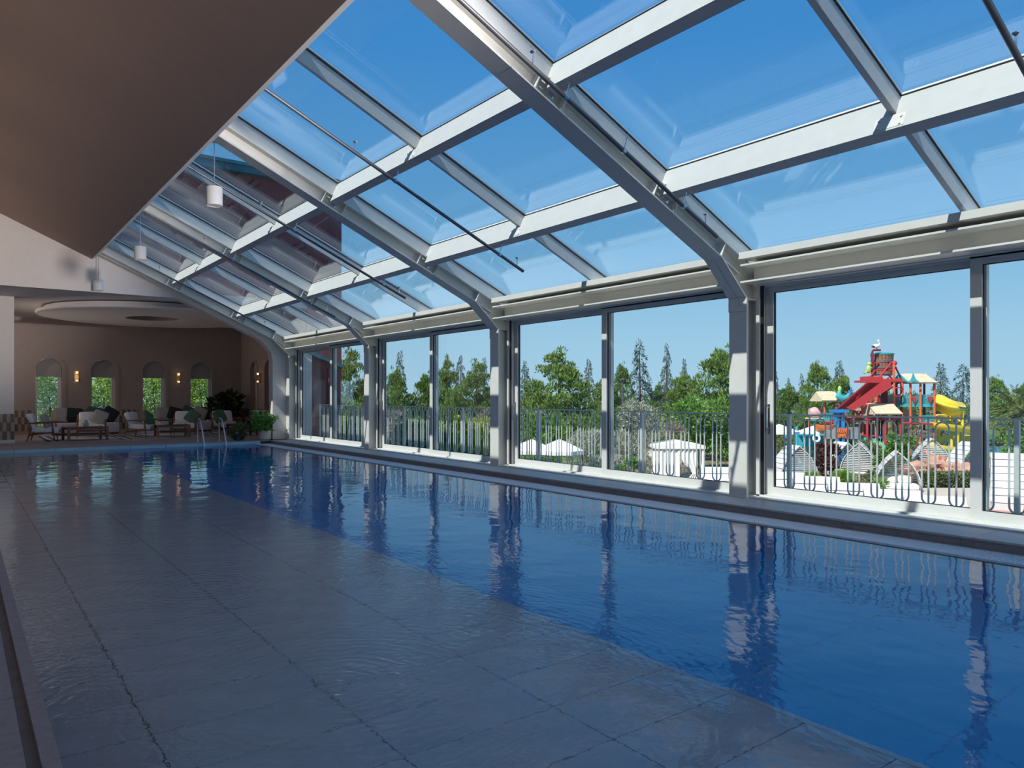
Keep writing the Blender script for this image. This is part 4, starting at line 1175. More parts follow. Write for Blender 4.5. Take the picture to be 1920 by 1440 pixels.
bush(1632, 822, 50, 39, 'leaf_hedge', 'oleander bush left of the green slide', 2400, 0.18, 0.05, nb=12)
bush(1660, 838, 50, 36, 'leaf_broad', 'dark green shrub behind the open white pod', 2200, 0.16, 0.06, nb=12)
bush(1690, 802, 52, 40, 'leaf_broad', 'rounded green tree in front of the play tower', 4200, 0.17, 0.07, nb=18)
bush(1722, 800, 42, 42, 'leaf_dry', 'reddish dry bush left of the yellow slide', 1500, 0.16, 0.04, nb=10)
bush(1630, 880, 50, 30, 'leaf_hedge', 'clipped shrub left of the open white pod', 2600, 0.10, 0.05, nb=12, squash=0.8)
bush(1588, 879, 58, 31, 'leaf_grass', 'bright green feathery mound between the pods', 2600, 0.22, 0.02, nb=10, squash=0.9, stem=False)
bush(1520, 882, 36, 33, 'leaf_grass', 'small bright green mound beside the purple shrub', 1400, 0.2, 0.02, nb=8, squash=0.9, stem=False)
bush(1903, 810, 60, 42, 'leaf_broad', 'dark shrub at the foot of the palm', 2400, 0.16, 0.06, nb=10)
bush(1648, 893, 30, 29, 'leaf_grass', 'small bright tuft at the foot of the open pod', 900, 0.22, 0.03, nb=6, stem=False)
for i, px in enumerate((92, 194, 288, 377)):
    Y = 52.0
    dx = ((px - 960) / F_PX * math.cos(YAW) + math.sin(YAW)) / (math.cos(YAW) - (px - 960) / F_PX * math.sin(YAW))
    e = empty('broadleaf_tree', (dx * Y, Y, GZ)); tag(e, 'bright leafy tree seen through the %s arched window' % ('first', 'second', 'third', 'fourth')[i], 'tree', 'trees behind the lounge')
    b = [(rng.uniform(-1.3, 1.3), rng.uniform(-1, 1), rng.uniform(0.5, 5.6), 0.75, 0.7, 0.6) for _ in range(44)]
    V, Fc = cloud(b, 9000, 0.20, 0.08, rng, 0.3, 0.6, -0.7); leaf_obj('crown', V, Fc, M['leaf_sun'], e)
    MB().tube([(0, 0, 0), (0.1, 0, 2.0), (0, 0.1, 4.5)], [0.16, 0.1, 0.03], 7).build('trunk', M['bark'], e, True)
b = [(x, 58 + rng.uniform(-2, 2), GZ + rng.uniform(0.5, 5.8), 1.4, 1.2, 1.0) for x in np.arange(1, 24, 0.33)]
V, Fc = cloud(b, 16000, 0.3, 0.13, rng, 0.3, 0.6, -0.7); tag(leaf_obj('hedgerow', V, Fc, M['leaf_sun']), 'dense leafy hedgerow behind the trees of the arched windows', 'hedge', kind='stuff')
# clipped hedge and rocks
hx0, hx1 = spot(1728, 33), spot(1960, 33)
e = empty('clipped_hedge', spot(1840, 33.3)); tag(e, 'clipped hedge along the beige paving', 'hedge')
b = []
for i in range(40):
    p = spot(1728 + i * 6, 33.4); q = spot(1840, 33.3)
    b.append((p[0] - q[0], p[1] - q[1], 0.32, 0.36, 0.36, 0.34))
V, Fc = cloud(b, 18000, 0.13, 0.07, rng, 0.3, 0.6, -0.8); leaf_obj('foliage', V, Fc, M['leaf_hedge'], e)
MB().box(-2.6, 2.6, -0.10, 0.10, 0, 0.34, Matrix.Rotation(-YAW, 4, 'Z')).build('branches', M['bark'], e)
def rock(px, t, w, h, m, label):
    g = np.random.default_rng(int(px))
    bm = bmesh.new(); bmesh.ops.create_icosphere(bm, subdivisions=3, radius=1)
    ph = g.uniform(0, 6, 6)
    for v in bm.verts:
        c = v.co
        k = 1 + 0.18 * math.sin(3 * c.x + ph[0]) * math.cos(3.3 * c.y + ph[1]) + 0.12 * math.sin(7 * c.z + 5 * c.x + ph[2]) + 0.06 * math.sin(11 * c.y + ph[3])
        v.co = Vector((c.x * k * w / 2, c.y * k * w * 0.4, max(-0.05, (c.z * k * 0.5 + 0.35) * h)))
    me = bpy.data.meshes.new('rock'); bm.to_mesh(me); bm.free(); me.materials.append(M[m])
    o = bpy.data.objects.new('rock', me); COL.objects.link(o); o.location = spot(px, t); o.rotation_euler = (0, 0, g.uniform(0, 3))
    return tag(o, label, 'rock', 'red rocks by the splash pool')
for px, t, wd, hh, lb in ((1718, 38, 1.3, 0.9, 'red rock right behind the open pod'), (1752, 39, 1.8, 1.2, 'largest red rock, at the end of the orange slide'), (1788, 38, 1.4, 1.0, 'red rock above the middle of the clipped hedge'), (1818, 37, 1.5, 1.05, 'red rock beside the door stile, behind the hedge'), (1690, 40, 1.1, 0.5, 'low red rock seen through the open pod'), (1850, 38, 1.2, 1.0, 'red rock hidden behind the door stile')):
    rock(px, t, wd, hh, 'rock', lb)
rock(1632, 27.5, 0.7, 0.35, 'rock', 'small pinkish boulder before the clipped shrub')

# ---- palm
e = empty('palm_tree', spot(1910, 47)); tag(e, 'date palm at the right edge of the photo', 'tree')
hz = zat(778, 47) - GZ
MB().tube([(0, 0, 0), (0, 0, hz)], [0.30, 0.26], 10).lathe([(0.26, hz - 0.5), (0.48, hz - 0.1), (0.3, hz + 0.2)], n=10).build('trunk', M['bark'], e)
for i in range(44):
    a = rng.uniform(0, 2 * PI); el = rng.uniform(-0.3, 1.35); Ln = rng.uniform(1.9, 2.6)
    d = np.array([math.cos(a) * math.cos(el), math.sin(a) * math.cos(el), math.sin(el)])
    ts = np.linspace(0, 1, 15)
    pts = np.array([d * Ln * t + np.array([0, 0, -1.0]) * (0.75 * Ln * t * t * max(0.25, math.cos(el))) for t in ts])
    st = MB().tube([tuple(p) for p in pts[::3]], 0.02, 4)
    P = np.repeat(pts[2:], 8, 0) + rng.normal(0, 0.03, (8 * 13, 3))
    tan = np.gradient(pts, axis=0)[2:]; tan /= np.linalg.norm(tan, axis=1, keepdims=True)
    tan = np.repeat(tan, 8, 0); sd = np.cross(tan, [0, 0, 1]); sd /= np.linalg.norm(sd, axis=1, keepdims=True) + 1e-9
    sg = np.where(np.arange(len(P)) % 2 == 0, 1, -1)[:, None]
    V, Fc = leaf_quads(P, sd * sg * 0.8 + tan + np.array([0, 0, -0.12]), 0.42, 0.035, rng, 0.1)
    f = leaf_obj('frond', V, Fc, M['leaf_palm'], e); f.location = (0, 0, hz)

# ---- white slatted pods
def pod(px, t, rz, label, s=1.0, proto=[None]):
    if proto[0] is None:
        e = empty('garden_pod')
        def arc(u):   # u 0 at the ground, 1 at the ridge
            return (0.93 * (1 - u ** 1.9) + 0.06 * math.sin(PI * u), 1.80 * u ** 0.92)
        n = 8
        for sg in (-1, 1):
            for i in range(n):
                x0, z0 = arc(i / n + 0.006); x1, z1 = arc((i + 1) / n - 0.006)
                dx, dz = x1 - x0, z1 - z0; L = math.hypot(dx, dz); ox, oz = -dz / L * 0.04, dx / L * 0.04
                MB().prism([(sg * x0, z0), (sg * x1, z1), (sg * (x1 + ox), z1 + oz), (sg * (x0 + ox), z0 + oz)], -0.62, 0.62, 'y').build('plank', M['plank_white'], e)
        for i in range(15):
            z = 0.30 + i * 0.095
            u = (z / 1.80) ** (1 / 0.92); hw = arc(u)[0] - 0.05
            if hw > 0.05: MB().box(-hw, hw, 0.52, 0.56, z, z + 0.045).build('slat', M['plank_white'], e)
        MB().box(-0.90, 0.90, -0.60, 0.60, 0.0, 0.10).build('base', M['hoop'], e)
        MB().rbox(-0.84, 0.84, -0.62, 0.50, 0.10, 0.32, 0.06).build('mattress', M['canvas'], e, True)
        MB().rbox(-0.55, 0.0, -0.1, 0.35, 0.32, 0.62, 0.08).build('pillow', M['cushion_print'], e, True)
        MB().rbox(0.05, 0.6, 0.0, 0.4, 0.32, 0.66, 0.08).build('pillow', M['cushion_print'], e, True)
        proto[0] = e
    else:
        e = copy_tree(proto[0])
    e.location = spot(px, t); e.rotation_euler = (0, 0, rz - YAW - math.atan((px - 960) / F_PX)); e.scale = (s, s, s)
    return tag(e, label, 'garden pod', 'white slatted garden pods')
pod(1681, 32.3, 0.10, 'open white pod with a round cushion, facing the camera by the hedge', 0.96)
pod(1745, 41.0, PI + 0.15, 'white pod seen from its slatted back, above the red rocks')
pod(1488, 35.0, PI + 0.45, 'white pod at the left, before the brownish shrub')
pod(1578, 39.0, 0.55, 'white pod right behind the purple shrub', 0.95)
pod(1612, 38.5, PI - 0.1, 'white pod seen from behind, left of the oleander bush', 0.95)
pod(1818, 37.5, 0.6, 'white pod beside the door stile, over the rocks')
pod(1466, 22.4, PI / 2 + 0.12, 'near white pod side-on at the left end of the near row', 1.0)
pod(1530, 21.2, PI / 2 + 0.12, 'second near white pod from the left, side-on')
pod(1600, 19.6, PI / 2 + 0.12, 'third near white pod from the left, side-on')
pod(1672, 18.2, PI / 2 + 0.12, 'fourth near white pod, only its ridge shows over the sill')
pod(1752, 17.0, PI / 2 + 0.12, 'nearest white pod ridge, lowest in the railing gap')
pod(1350, 24.0, PI / 2 + 0.12, 'near white pod left of the nearest steel column', 1.0)
pod(1900, 27.0, PI / 2 + 0.05, 'big white pod side-on at the right edge of the photo', 1.12)

# ---- cabana, parasols, garden chairs, lamp post
e = empty('cabana', spot(1266, 33.5), -YAW); tag(e, 'white curtained cabana behind the railing, left of the nearest column', 'cabana')
for sx in (-1, 1):
    for sy in (-1, 1):
        MB().box(sx * 1.0 - 0.04, sx * 1.0 + 0.04, sy * 0.95 - 0.04, sy * 0.95 + 0.04, 0, 1.82).build('post', M['canvas'], e)
MB().prism([(-1.1, 1.78), (1.1, 1.78), (1.1, 1.92), (0.2, 2.08), (-1.1, 1.92)], -1.05, 1.05, 'y').build('canopy', M['canvas'], e)
def drape(x0, x1, y, tie):
    vs = []; n = 24; m = 8
    for j in range(m + 1):
        z = 1.78 - 1.72 * j / m; k = 1 - 0.72 * math.exp(-((z - 0.75) / 0.35) ** 2) if tie else 1.0
        for i in range(n + 1):
            u = i / n
            x = x0 + (x1 - x0) * (u * k if tie != 2 else 1 - (1 - u) * k)
            vs.append((x, y + 0.035 * math.sin(u * 24), z))
    return MB().add(vs, [(j * (n + 1) + i, j * (n + 1) + i + 1, (j + 1) * (n + 1) + i + 1, (j + 1) * (n + 1) + i) for j in range(m) for i in range(n)])
drape(-1.0, -0.02, -0.97, 0).build('curtain', M['canvas'], e, True)
drape(0.02, 0.75, -0.97, 2).build('curtain', M['canvas'], e, True)
o = drape(-1.0, 0.9, 0, 0).build('curtain', M['canvas'], e, True); o.rotation_euler = (0, 0, PI / 2); o.location = (-1.0, 0, 0)
o = drape(-1.0, 0.2, 0, 1).build('curtain', M['canvas'], e, True); o.rotation_euler = (0, 0, PI / 2); o.location = (1.0, 0, 0)
MB().rbox(-0.85, 0.85, -0.7, 0.8, 0.2, 0.5, 0.08).build('day_bed', M['fabric_grey'], e, True)
def parasol(px, top, t, r, label):
    z = zat(top, t) - GZ
    e = empty('parasol', spot(px, t), -YAW + 0.4); tag(e, label, 'parasol', 'white garden parasols')
    n = 8; vs = [(0, 0, z)]
    for ring, (q, zz) in enumerate(((0.5, z - 0.20), (1.0, z - 0.42))):
        for k in range(n): vs.append((r * q * math.cos(2 * PI * k / n), r * q * math.sin(2 * PI * k / n), zz))
    for k in range(n): vs.append((r * 1.0 * math.cos(2 * PI * k / n), r * 1.0 * math.sin(2 * PI * k / n), z - 0.56))
    fs = [(0, 1 + k, 1 + (k + 1) % n) for k in range(n)] + [(1 + a * n + k, 1 + a * n + (k + 1) % n, 1 + (a + 1) * n + (k + 1) % n, 1 + (a + 1) * n + k) for a in (0, 1) for k in range(n)]
    MB().add(vs, fs).build('canopy', M['canvas'], e)
    MB().tube([(0, 0, 0), (0, 0, z + 0.06)], 0.03, 8).build('pole', M['wood_dark'], e)
    MB().box(-0.3, 0.3, -0.3, 0.3, 0, 0.08).build('base', M['hoop'], e)
parasol(997, 823, 29.5, 0.95, 'left white parasol before the dark bush')
parasol(1049, 823, 28.0, 0.95, 'middle white parasol, nearest the olive bush')
parasol(962, 822, 31.0, 0.95, 'white parasol cut off by the door frame')
parasol(1461, 795, 43, 1.1, 'white parasol at the left edge of the nearest door')
parasol(1528, 797, 46, 1.1, 'white parasol behind the orange bowl')
def garden_chair(px, t, rz, label):
    e = empty('garden_chair', spot(px, t), rz); tag(e, label, 'chair', 'wooden garden chairs')
    MB().box(-0.26, 0.26, -0.26, 0.26, 0.38, 0.43).build('seat', M['wood'], e)
    for i in range(5): MB().box(-0.24 + 0.1 * i, -0.17 + 0.1 * i, 0.24, 0.27, 0.43, 0.86).build('slat', M['wood'], e)
    for sx in (-1, 1):
        for sy in (-1, 1): MB().box(sx * 0.24 - 0.025, sx * 0.24 + 0.025, sy * 0.24 - 0.025, sy * 0.24 + 0.025, 0, 0.86 if sy > 0 else 0.60).build('leg', M['wood'], e)
garden_chair(1020, 28.6, 0.4, 'wooden garden chair left under the middle parasol')
garden_chair(1038, 28.9, 2.6, 'wooden garden chair next to the middle parasol pole')
e = empty('lamp_post', spot(1167, 50)); tag(e, 'slim grey lamp post above the olive bush', 'lamp post')
hp = zat(714, 50) - GZ
MB().tube([(0, 0, 0), (0, 0, hp)], 0.05, 8).build('pole', M['pipe'], e); MB().lathe([(0.05, hp), (0.22, hp + 0.06), (0.22, hp + 0.12), (0.05, hp + 0.16)], n=12).build('lantern', M['pipe'], e)
for i, px in enumerate((1155, 1172, 1186, 1202, 1214, 1246)):
    t = 27.2 - 0.5 * i
    e = MB().lathe([(0.10, 0), (0.12, 0.02), (0.13, 0.32), (0.10, 0.32)], n=10).build('bollard', M['pave_red'], smooth=True, loc=spot(px, t)); tag(e, ('first', 'second', 'third', 'fourth', 'fifth', 'last')[i] + ' short terracotta edging post from the left, below the olive bush', 'post', 'terracotta edging posts in a row')

# ---- water play tower
TT = 46.0
KPX = TT / F_PX
def L(px, py, d=0.0):
    k = (TT + d) / F_PX
    return ((px - 960) * k - (1690 - 960) * KPX, d, EYE - GZ - (py - HOR_Y) * k)
def park(name, label, cat, group=None):
    e = empty(name, spot(1690, TT), -YAW); return tag(e, label, cat, group)
def post(e, px, y0, y1, d, m, r=0.07, nm='post'):
    MB().tube([L(px, y0, d), L(px, y1, d)], r, 8).build(nm, M[m], e, True)
def beam(e, p, q, m, r=0.06, nm='beam'):
    MB().tube([p, q], r, 6).build(nm, M[m], e, True)
def slab_px(e, x0, x1, y0, y1, d0, d1, m, nm):
    a, b = L(x0, y1, d0), L(x1, y0, d0)
    return MB().box(a[0], b[0], d0, d1, a[2], b[2]).build(nm, M[m], e)
tw = park('water_play_tower', 'red and teal climbing tower with tipping bucket in the splash park', 'play tower')
for px, y0, y1, d, m in ((1643, 716, 868, -0.9, 'p_orange'), (1676, 682, 868, -0.9, 'p_orange'), (1690, 712, 868, 0.3, 'p_orange'), (1648, 712, 868, 1.5, 'p_crimson'), (1681, 712, 868, 1.5, 'p_crimson'),
    (1617, 746, 868, -0.6, 'p_orange'), (1600, 770, 868, -0.2, 'p_orange'), (1632, 712, 868, 1.2, 'p_black'), (1628, 735, 868, 0.8, 'p_black'), (1585, 772, 868, 0.6, 'p_orange'), (1626, 784, 868, -1.2, 'p_red'), (1660, 776, 868, -1.6, 'p_red')):
    post(tw, px, y0, y1, d, m, 0.075)
post(tw, 1658, 714, 868, 0.3, 'p_crimson', 0.20, 'core_column')
post(tw, 1647, 748, 764, -0.3, 'p_red', 0.16, 'drum')
for a, b in (((1644, 712), (1691, 712)), ((1600, 785), (1692, 786)), ((1560, 787), (1640, 787)), ((1543, 792), (1600, 792)), ((1692, 793), (1752, 795)), ((1600, 760), (1645, 760)), ((1586, 815), (1640, 818))):
    beam(tw, L(*a, -0.9), L(*b, -0.9), 'p_red', 0.07)
for a, b in (((1644, 714), (1657, 735)), ((1690, 714), (1660, 735)), ((1676, 714), (1660, 737)), ((1648, 722), (1632, 740)), ((1602, 785), (1617, 770)), ((1617, 785), (1602, 770)), ((1655, 862), (1672, 830)), ((1610, 860), (1626, 835))):
    beam(tw, L(*a, -0.4), L(*b, -0.2), 'p_crimson', 0.06, 'brace')
slab_px(tw, 1640, 1693, 712, 716, -1.0, 1.7, 'p_red', 'ring_deck')
slab_px(tw, 1596, 1692, 784, 788, -0.9, 1.8, 'p_orange', 'deck'); slab_px(tw, 1560, 1690, 818, 822, -0.8, 1.6, 'p_teal', 'deck')
slab_px(tw, 1692, 1752, 759, 763, -0.6, 1.6, 'p_teal', 'deck'); slab_px(tw, 1536, 1580, 786, 790, -0.6, 1.4, 'p_teal', 'deck')
# fence panels
def panel(x0, x1, y0, y1, d, m, bars=True):
    o = slab_px(tw, x0, x1, y0, y0 + 1.6, d, d + 0.07, m, 'panel_rail')
    n = max(3, int((x1 - x0) / 3))
    for i in range(n + 1):
        x = x0 + (x1 - x0) * i / n
        a, b = L(x, y1, d), L(x, y0, d)
        MB().box(a[0] - 0.02, a[0] + 0.025, d + 0.01, d + 0.05, a[2], b[2]).build('baluster', M[m], tw)
    slab_px(tw, x0, x1, y1 - 1.6, y1, d, d + 0.07, m, 'panel_rail')
panel(1693, 1723, 740, 759, -0.6, 'p_teal'); panel(1727, 1751, 740, 759, -0.6, 'p_teal'); panel(1728, 1751, 779, 795, -0.7, 'p_teal'); panel(1544, 1572, 774, 786, -0.5, 'p_teal'); panel(1602, 1616, 770, 785, -0.7, 'p_orange')
for x0, x1, y0, y1, d, m in ((1646, 1676, 741, 758, 0.9, 'p_net'), (1677, 1690, 739, 760, 0.9, 'p_net'), (1692, 1712, 768, 800, 0.8, 'p_net'), (1604, 1643, 755, 783, 1.3, 'p_net'), (1600, 1640, 795, 817, 1.2, 'p_net')):
    slab_px(tw, x0, x1, y0, y1, d, d + 0.05, m, 'net_panel')
for px, py in ((1714, 744), (1744, 744)):
    a = L(px, py, -0.72)
    MB().prism([(a[0] - 0.16, a[2]), (a[0] + 0.16, a[2]), (a[0], a[2] - 0.42)], -0.75, -0.70, 'y').build('shield', M['p_red'], tw)
# shingle roofs: thing > part > sub-part shingle rows
def roof(x0, x1, y0, y1, d, depth, ridge_in, gable=None):
    a, b = L(x0, y1, d), L(x1, y0, d)
    rf_ = MB().prism([(d, a[2]), (d + depth / 2, b[2]), (d + depth, a[2]), (d + depth, a[2] - 0.05), (d, a[2] - 0.05)], a[0] + 0.05, b[0] - 0.05, 'x').build('hut_roof', M['shingle'], tw)
    n = 6
    for i in range(n):
        u0, u1 = i / n, (i + 1) / n
        w0, w1 = ridge_in * u0, ridge_in * u1
        z0, z1 = a[2] + (b[2] - a[2]) * u0, a[2] + (b[2] - a[2]) * u1
        y0_, y1_ = d + depth / 2 * u0, d + depth / 2 * u1
        vs = [(a[0] + w0 - 0.02, y0_ - 0.03, z0), (b[0] - w0 + 0.02, y0_ - 0.03, z0), (b[0] - w1, y1_, z1), (a[0] + w1, y1_, z1)]
        vs += [(x, y - 0.0, z + 0.045) for x, y, z in vs[:2]] + [(x, y, z + 0.02) for x, y, z in vs[2:]]
        MB().add(vs, [(0, 1, 2, 3), (4, 5, 6, 7), (0, 1, 5, 4), (1, 2, 6, 5), (2, 3, 7, 6), (3, 0, 4, 7)]).build('shingle_row', M['shingle'], rf_)
    if gable:
        MB().prism([(d, a[2] - 0.02), (d + depth * 0.22, a[2] + (b[2] - a[2]) * 0.35), (d + depth / 2, b[2] + 0.05), (d + depth * 0.78, a[2] + (b[2] - a[2]) * 0.35), (d + depth, a[2] - 0.02), (d + depth * 0.8, a[2] + 0.05), (d + depth / 2, a[2] + 0.12), (d + depth * 0.2, a[2] + 0.05)], a[0] - 0.04, a[0] + 0.03, 'x').build('gable_board', M[gable], tw)
roof(1706, 1758, 700, 717, -0.9, 2.4, 0.34, 'p_teal'); roof(1541, 1580, 734, 751, -0.7, 2.0, 0.22); roof(1641, 1692, 757, 776, -2.0, 2.2, 0.05)
a = L(1710, 717, -1.1)
MB().prism([(a[0] - 0.28, a[2] - 0.02), (a[0] - 0.05, a[2] + 0.18), (a[0] + 0.08, a[2] + 0.56), (a[0] + 0.22, a[2] + 0.20), (a[0] + 0.5, a[2] - 0.02), (a[0] + 0.1, a[2] + 0.06)], -1.12, -1.05, 'y').build('gable_board', M['p_teal'], tw)
for px, d, m in ((1707, -0.6, 'p_orange'), (1726, -0.7, 'p_orange'), (1733, 0.9, 'p_black'), (1752, -0.6, 'p_orange'), (1692, 0.0, 'p_orange')): post(tw, px, 717 if px > 1692 else 712, 867, d, m, 0.07)
for px, d in ((1546, -0.4), (1565, 0.8), (1577, -0.4)): post(tw, px, 750, 866, d, 'p_orange', 0.06)
for px, d in ((1645, -1.6), (1688, -1.6)): post(tw, px, 776, 867, d, 'p_red', 0.06)
# tipping bucket with staves and hoops
bc = L(1658.5, 704, 0.0)
bk = MB().lathe([(0.50, 0.0), (0.60, 1.30), (0.56, 1.30), (0.46, 0.05), (0.01, 0.05)], (bc[0], 0.3, bc[2]), 20).build('bucket', M['hoop'], tw)
for k in range(20):
    a = 2 * PI * k / 20
    Q = Matrix.Translation((bc[0], 0.3, bc[2])) @ Matrix.Rotation(a, 4, 'Z') @ Matrix.Translation((0.545, 0, 0.65)) @ Matrix.Rotation(math.radians(4.4), 4, 'Y')
    MB().box(-0.02, 0.055, -0.078, 0.078, -0.65, 0.68, Q).build('stave', M['stave'], bk)
for z, r in ((0.10, 0.575), (0.45, 0.60), (0.52, 0.60), (0.85, 0.635), (0.92, 0.64)):
    MB().lathe([(r, z - 0.04), (r + 0.02, z - 0.03), (r + 0.02, z + 0.03), (r, z + 0.04)], (bc[0], 0.3, bc[2]), 20, False).build('hoop', M['hoop'], bk)
MB().lathe([(0.68, 1.28), (0.70, 1.36), (0.45, 1.42), (0.01, 1.44)], (bc[0], 0.3, bc[2]), 20).build('lid', M['p_teal'], bk)
MB().ball(L(1677, 681, -0.6), 0.16).build('red_ball', M['p_red'], tw, True)
for a, b in (((1671, 680, -0.6), (1645, 712, -0.9)), ((1675, 684, -0.6), (1676, 714, -0.9)), ((1679, 688, -0.3), (1691, 713, 0.3)), ((1667, 704, 0.9), (1676, 714, 1.5)), ((1640, 695, -0.3), (1626, 714, -0.6)), ((1642, 694, -0.6), (1675, 694, -0.6)), ((1632, 680, -0.2), (1648, 681, -0.2))):
    beam(tw, L(*a), L(*b), 'p_red', 0.055, 'strut')
post(tw, 1635.5, 660, 716, -0.3, 'p_crimson', 0.07, 'mast')
MB().tube([L(1635.5, 662, -0.3), L(1636.3, 657.5, -0.3), L(1638, 656.5, -0.3), L(1651, 656.5, -0.3)], 0.065, 8).build('mast_arm', M['p_crimson'], tw, True)
# small red pipe work in front of the tower
for px, py in ((1614, 755), (1634, 748), (1684, 735), (1640, 752), (1625, 750)):
    c = L(px, py, -0.9)
    MB().tube([(c[0] + 0.28 * math.cos(q), -0.9, c[2] + 0.28 * math.sin(q)) for q in np.linspace(0, 2 * PI, 13)], 0.035, 6).build('ring_spray', M['p_red'], tw, True)
# sign with raised orange letters on a rock wall
sg = park('letter_sign', 'rock wall with two rows of orange letters under the tower', 'sign')
slab_px(sg, 1548, 1612, 801, 823, -1.5, -1.1, 'rock_grey', 'rock_wall')
slab_px(sg, 1568, 1593, 803, 821.5, -1.6, -1.5, 'p_red', 'board')
for txt, py in (('ULLERIE', 811), ('SIMPEZ', 820.5)):
    cu = bpy.data.curves.new('letters', 'FONT'); cu.body = txt; cu.size = 0.36; cu.extrude = 0.03; cu.align_x = 'CENTER'; cu.offset = 0.012
    o = bpy.data.objects.new('letters', cu); COL.objects.link(o); o.parent = sg; cu.materials.append(M['p_slide_orange'])
    p = L(1580.5, py, -1.64); o.location = p; o.rotation_euler = (PI / 2, 0, 0); o.scale = (0.55, 0.95, 1)
# statues
st = park('pelican_statue', 'white pelican figure on the mast above the bucket', 'statue')
c = L(1643, 649, -0.3)
MB().ball((c[0] - 0.02, -0.3, c[2]), (0.22, 0.12, 0.13)).tube([(c[0] + 0.12, -0.3, c[2] + 0.05), (c[0] + 0.22, -0.3, c[2] + 0.16), (c[0] + 0.12, -0.3, c[2] + 0.28)], [0.07, 0.045, 0.05], 8).ball((c[0] + 0.13, -0.3, c[2] + 0.33), (0.08, 0.06, 0.065)).build('body', M['bird_white'], st, True)
MB().tube([(c[0] + 0.18, -0.3, c[2] + 0.32), (c[0] + 0.30, -0.3, c[2] + 0.12)], [0.035, 0.01], 6).build('beak', M['p_pink'], st, True)
MB().ball((c[0] - 0.16, -0.34, c[2] - 0.03), (0.16, 0.06, 0.07)).build('wing', M['p_black'], st, True)
MB().tube([(c[0], -0.3, c[2] - 0.1), (c[0], -0.3, c[2] - 0.22)], 0.02, 6).tube([(c[0] + 0.06, -0.3, c[2] - 0.1), (c[0] + 0.06, -0.3, c[2] - 0.22)], 0.02, 6).build('legs', M['p_pink'], st)
st = park('fish_statue', 'blue curled fish figure above the red chute', 'statue')
c = L(1583, 742, -0.9)
MB().tube([(c[0] - 0.30, -0.9, c[2] + 0.28), (c[0] - 0.34, -0.9, c[2]), (c[0] - 0.12, -0.9, c[2] - 0.20), (c[0] + 0.18, -0.9, c[2] - 0.10), (c[0] + 0.34, -0.9, c[2] + 0.15)], [0.10, 0.20, 0.23, 0.18, 0.06], 10).build('body', M['p_teal'], st, True)
MB().ball((c[0] - 0.27, -0.9, c[2] + 0.40), (0.12, 0.1, 0.2)).build('head', M['p_lime'], st, True)
for a in (-0.5, 0.1, 0.7):
    MB().tube([(c[0] + 0.30, -0.9, c[2] + 0.1), (c[0] + 0.36 + 0.25 * math.cos(a + 0.6), -0.9, c[2] + 0.18 + 0.3 * math.sin(a + 0.6))], [0.06, 0.02], 6).build('fin', M['p_blue'], st, True)
MB().tube([(c[0] - 0.1, -0.9, c[2] - 0.2), L(1581, 770, -0.9)], 0.05, 8).build('stand', M['p_pink'], st)
st = park('frog_statue', 'lime green figure clinging to the left of the bucket mast', 'statue')
c = L(1629, 692, -0.4)
MB().ball(c, (0.16, 0.12, 0.26)).ball((c[0] + 0.04, -0.4, c[2] + 0.32), (0.13, 0.11, 0.12)).tube([(c[0] - 0.1, -0.4, c[2] - 0.1), (c[0] - 0.26, -0.4, c[2] - 0.28), (c[0] - 0.3, -0.4, c[2] - 0.18)], 0.05, 6).tube([(c[0] + 0.1, -0.4, c[2] + 0.1), L(1635, 690, -0.4)], 0.04, 6).build('body', M['p_lime'], st, True)
# slides
def trough(mb, pts, r, open_=True, n=10, thick=0.05):
    """half pipe along a path, open side up"""
    pts = [Vector(p) for p in pts]
    a0, a1 = (PI, 2 * PI) if open_ else (0, 2 * PI)
    vs = []
    m = len(pts)
    for i, p in enumerate(pts):
        t = (pts[min(i + 1, m - 1)] - pts[max(i - 1, 0)]).normalized()
        sd = t.cross(Vector((0, 0, 1))).normalized(); up = sd.cross(t)
        for rr in (r, r - thick):
            for k in range(n + 1):
                a = a0 + (a1 - a0) * k / n
                vs.append(p + sd * rr * math.cos(a) + up * rr * math.sin(a))
    w = 2 * (n + 1); fs = []
    for i in range(m - 1):
        for k in range(n):
            fs.append((i * w + k, i * w + k + 1, (i + 1) * w + k + 1, (i + 1) * w + k))
            fs.append((i * w + n + 1 + k, (i + 1) * w + n + 1 + k, (i + 1) * w + n + 2 + k, i * w + n + 2 + k))
        for k in (0, n):
            fs.append((i * w + k, (i + 1) * w + k, (i + 1) * w + n + 1 + k, i * w + n + 1 + k))
    fs.append(tuple(list(range(n + 1)) + list(range(w - 1, n, -1))))
    b = (m - 1) * w
    fs.append(tuple([b + q for q in list(range(n + 1)) + list(range(w - 1, n, -1))]))
    return mb.add(vs, fs)
def curve(ctrl, n=8):
    """smooth path through control points"""
    c = [Vector(p) for p in ctrl]; out = []
    for i in range(len(c) - 1):
        p0, p1, p2, p3 = c[max(i - 1, 0)], c[i], c[i + 1], c[min(i + 2, len(c) - 1)]
        for k in range(n):
            t = k / n
            out.append(0.5 * ((2 * p1) + (p2 - p0) * t + (2 * p0 - 5 * p1 + 4 * p2 - p3) * t * t + (3 * p1 - p0 - 3 * p2 + p3) * t ** 3))
    return out + [c[-1]]
rs = park('red_slide', 'steep red chute running down left from the bucket tower', 'slide')
a, b = L(1634, 714, -1.0), L(1573, 767, -1.4)
vs = [(a[0] - 0.36, -1.35, a[2]), (a[0] + 0.36, -0.5, a[2]), (b[0] + 0.36, -0.9, b[2]), (b[0] - 0.36, -1.75, b[2])]
vs += [(x, y, z - 0.10) for x, y, z in vs]
MB().add(vs, [(0, 1, 2, 3), (7, 6, 5, 4), (0, 4, 5, 1), (1, 5, 6, 2), (2, 6, 7, 3), (3, 7, 4, 0)]).build('chute', M['p_red'], rs)
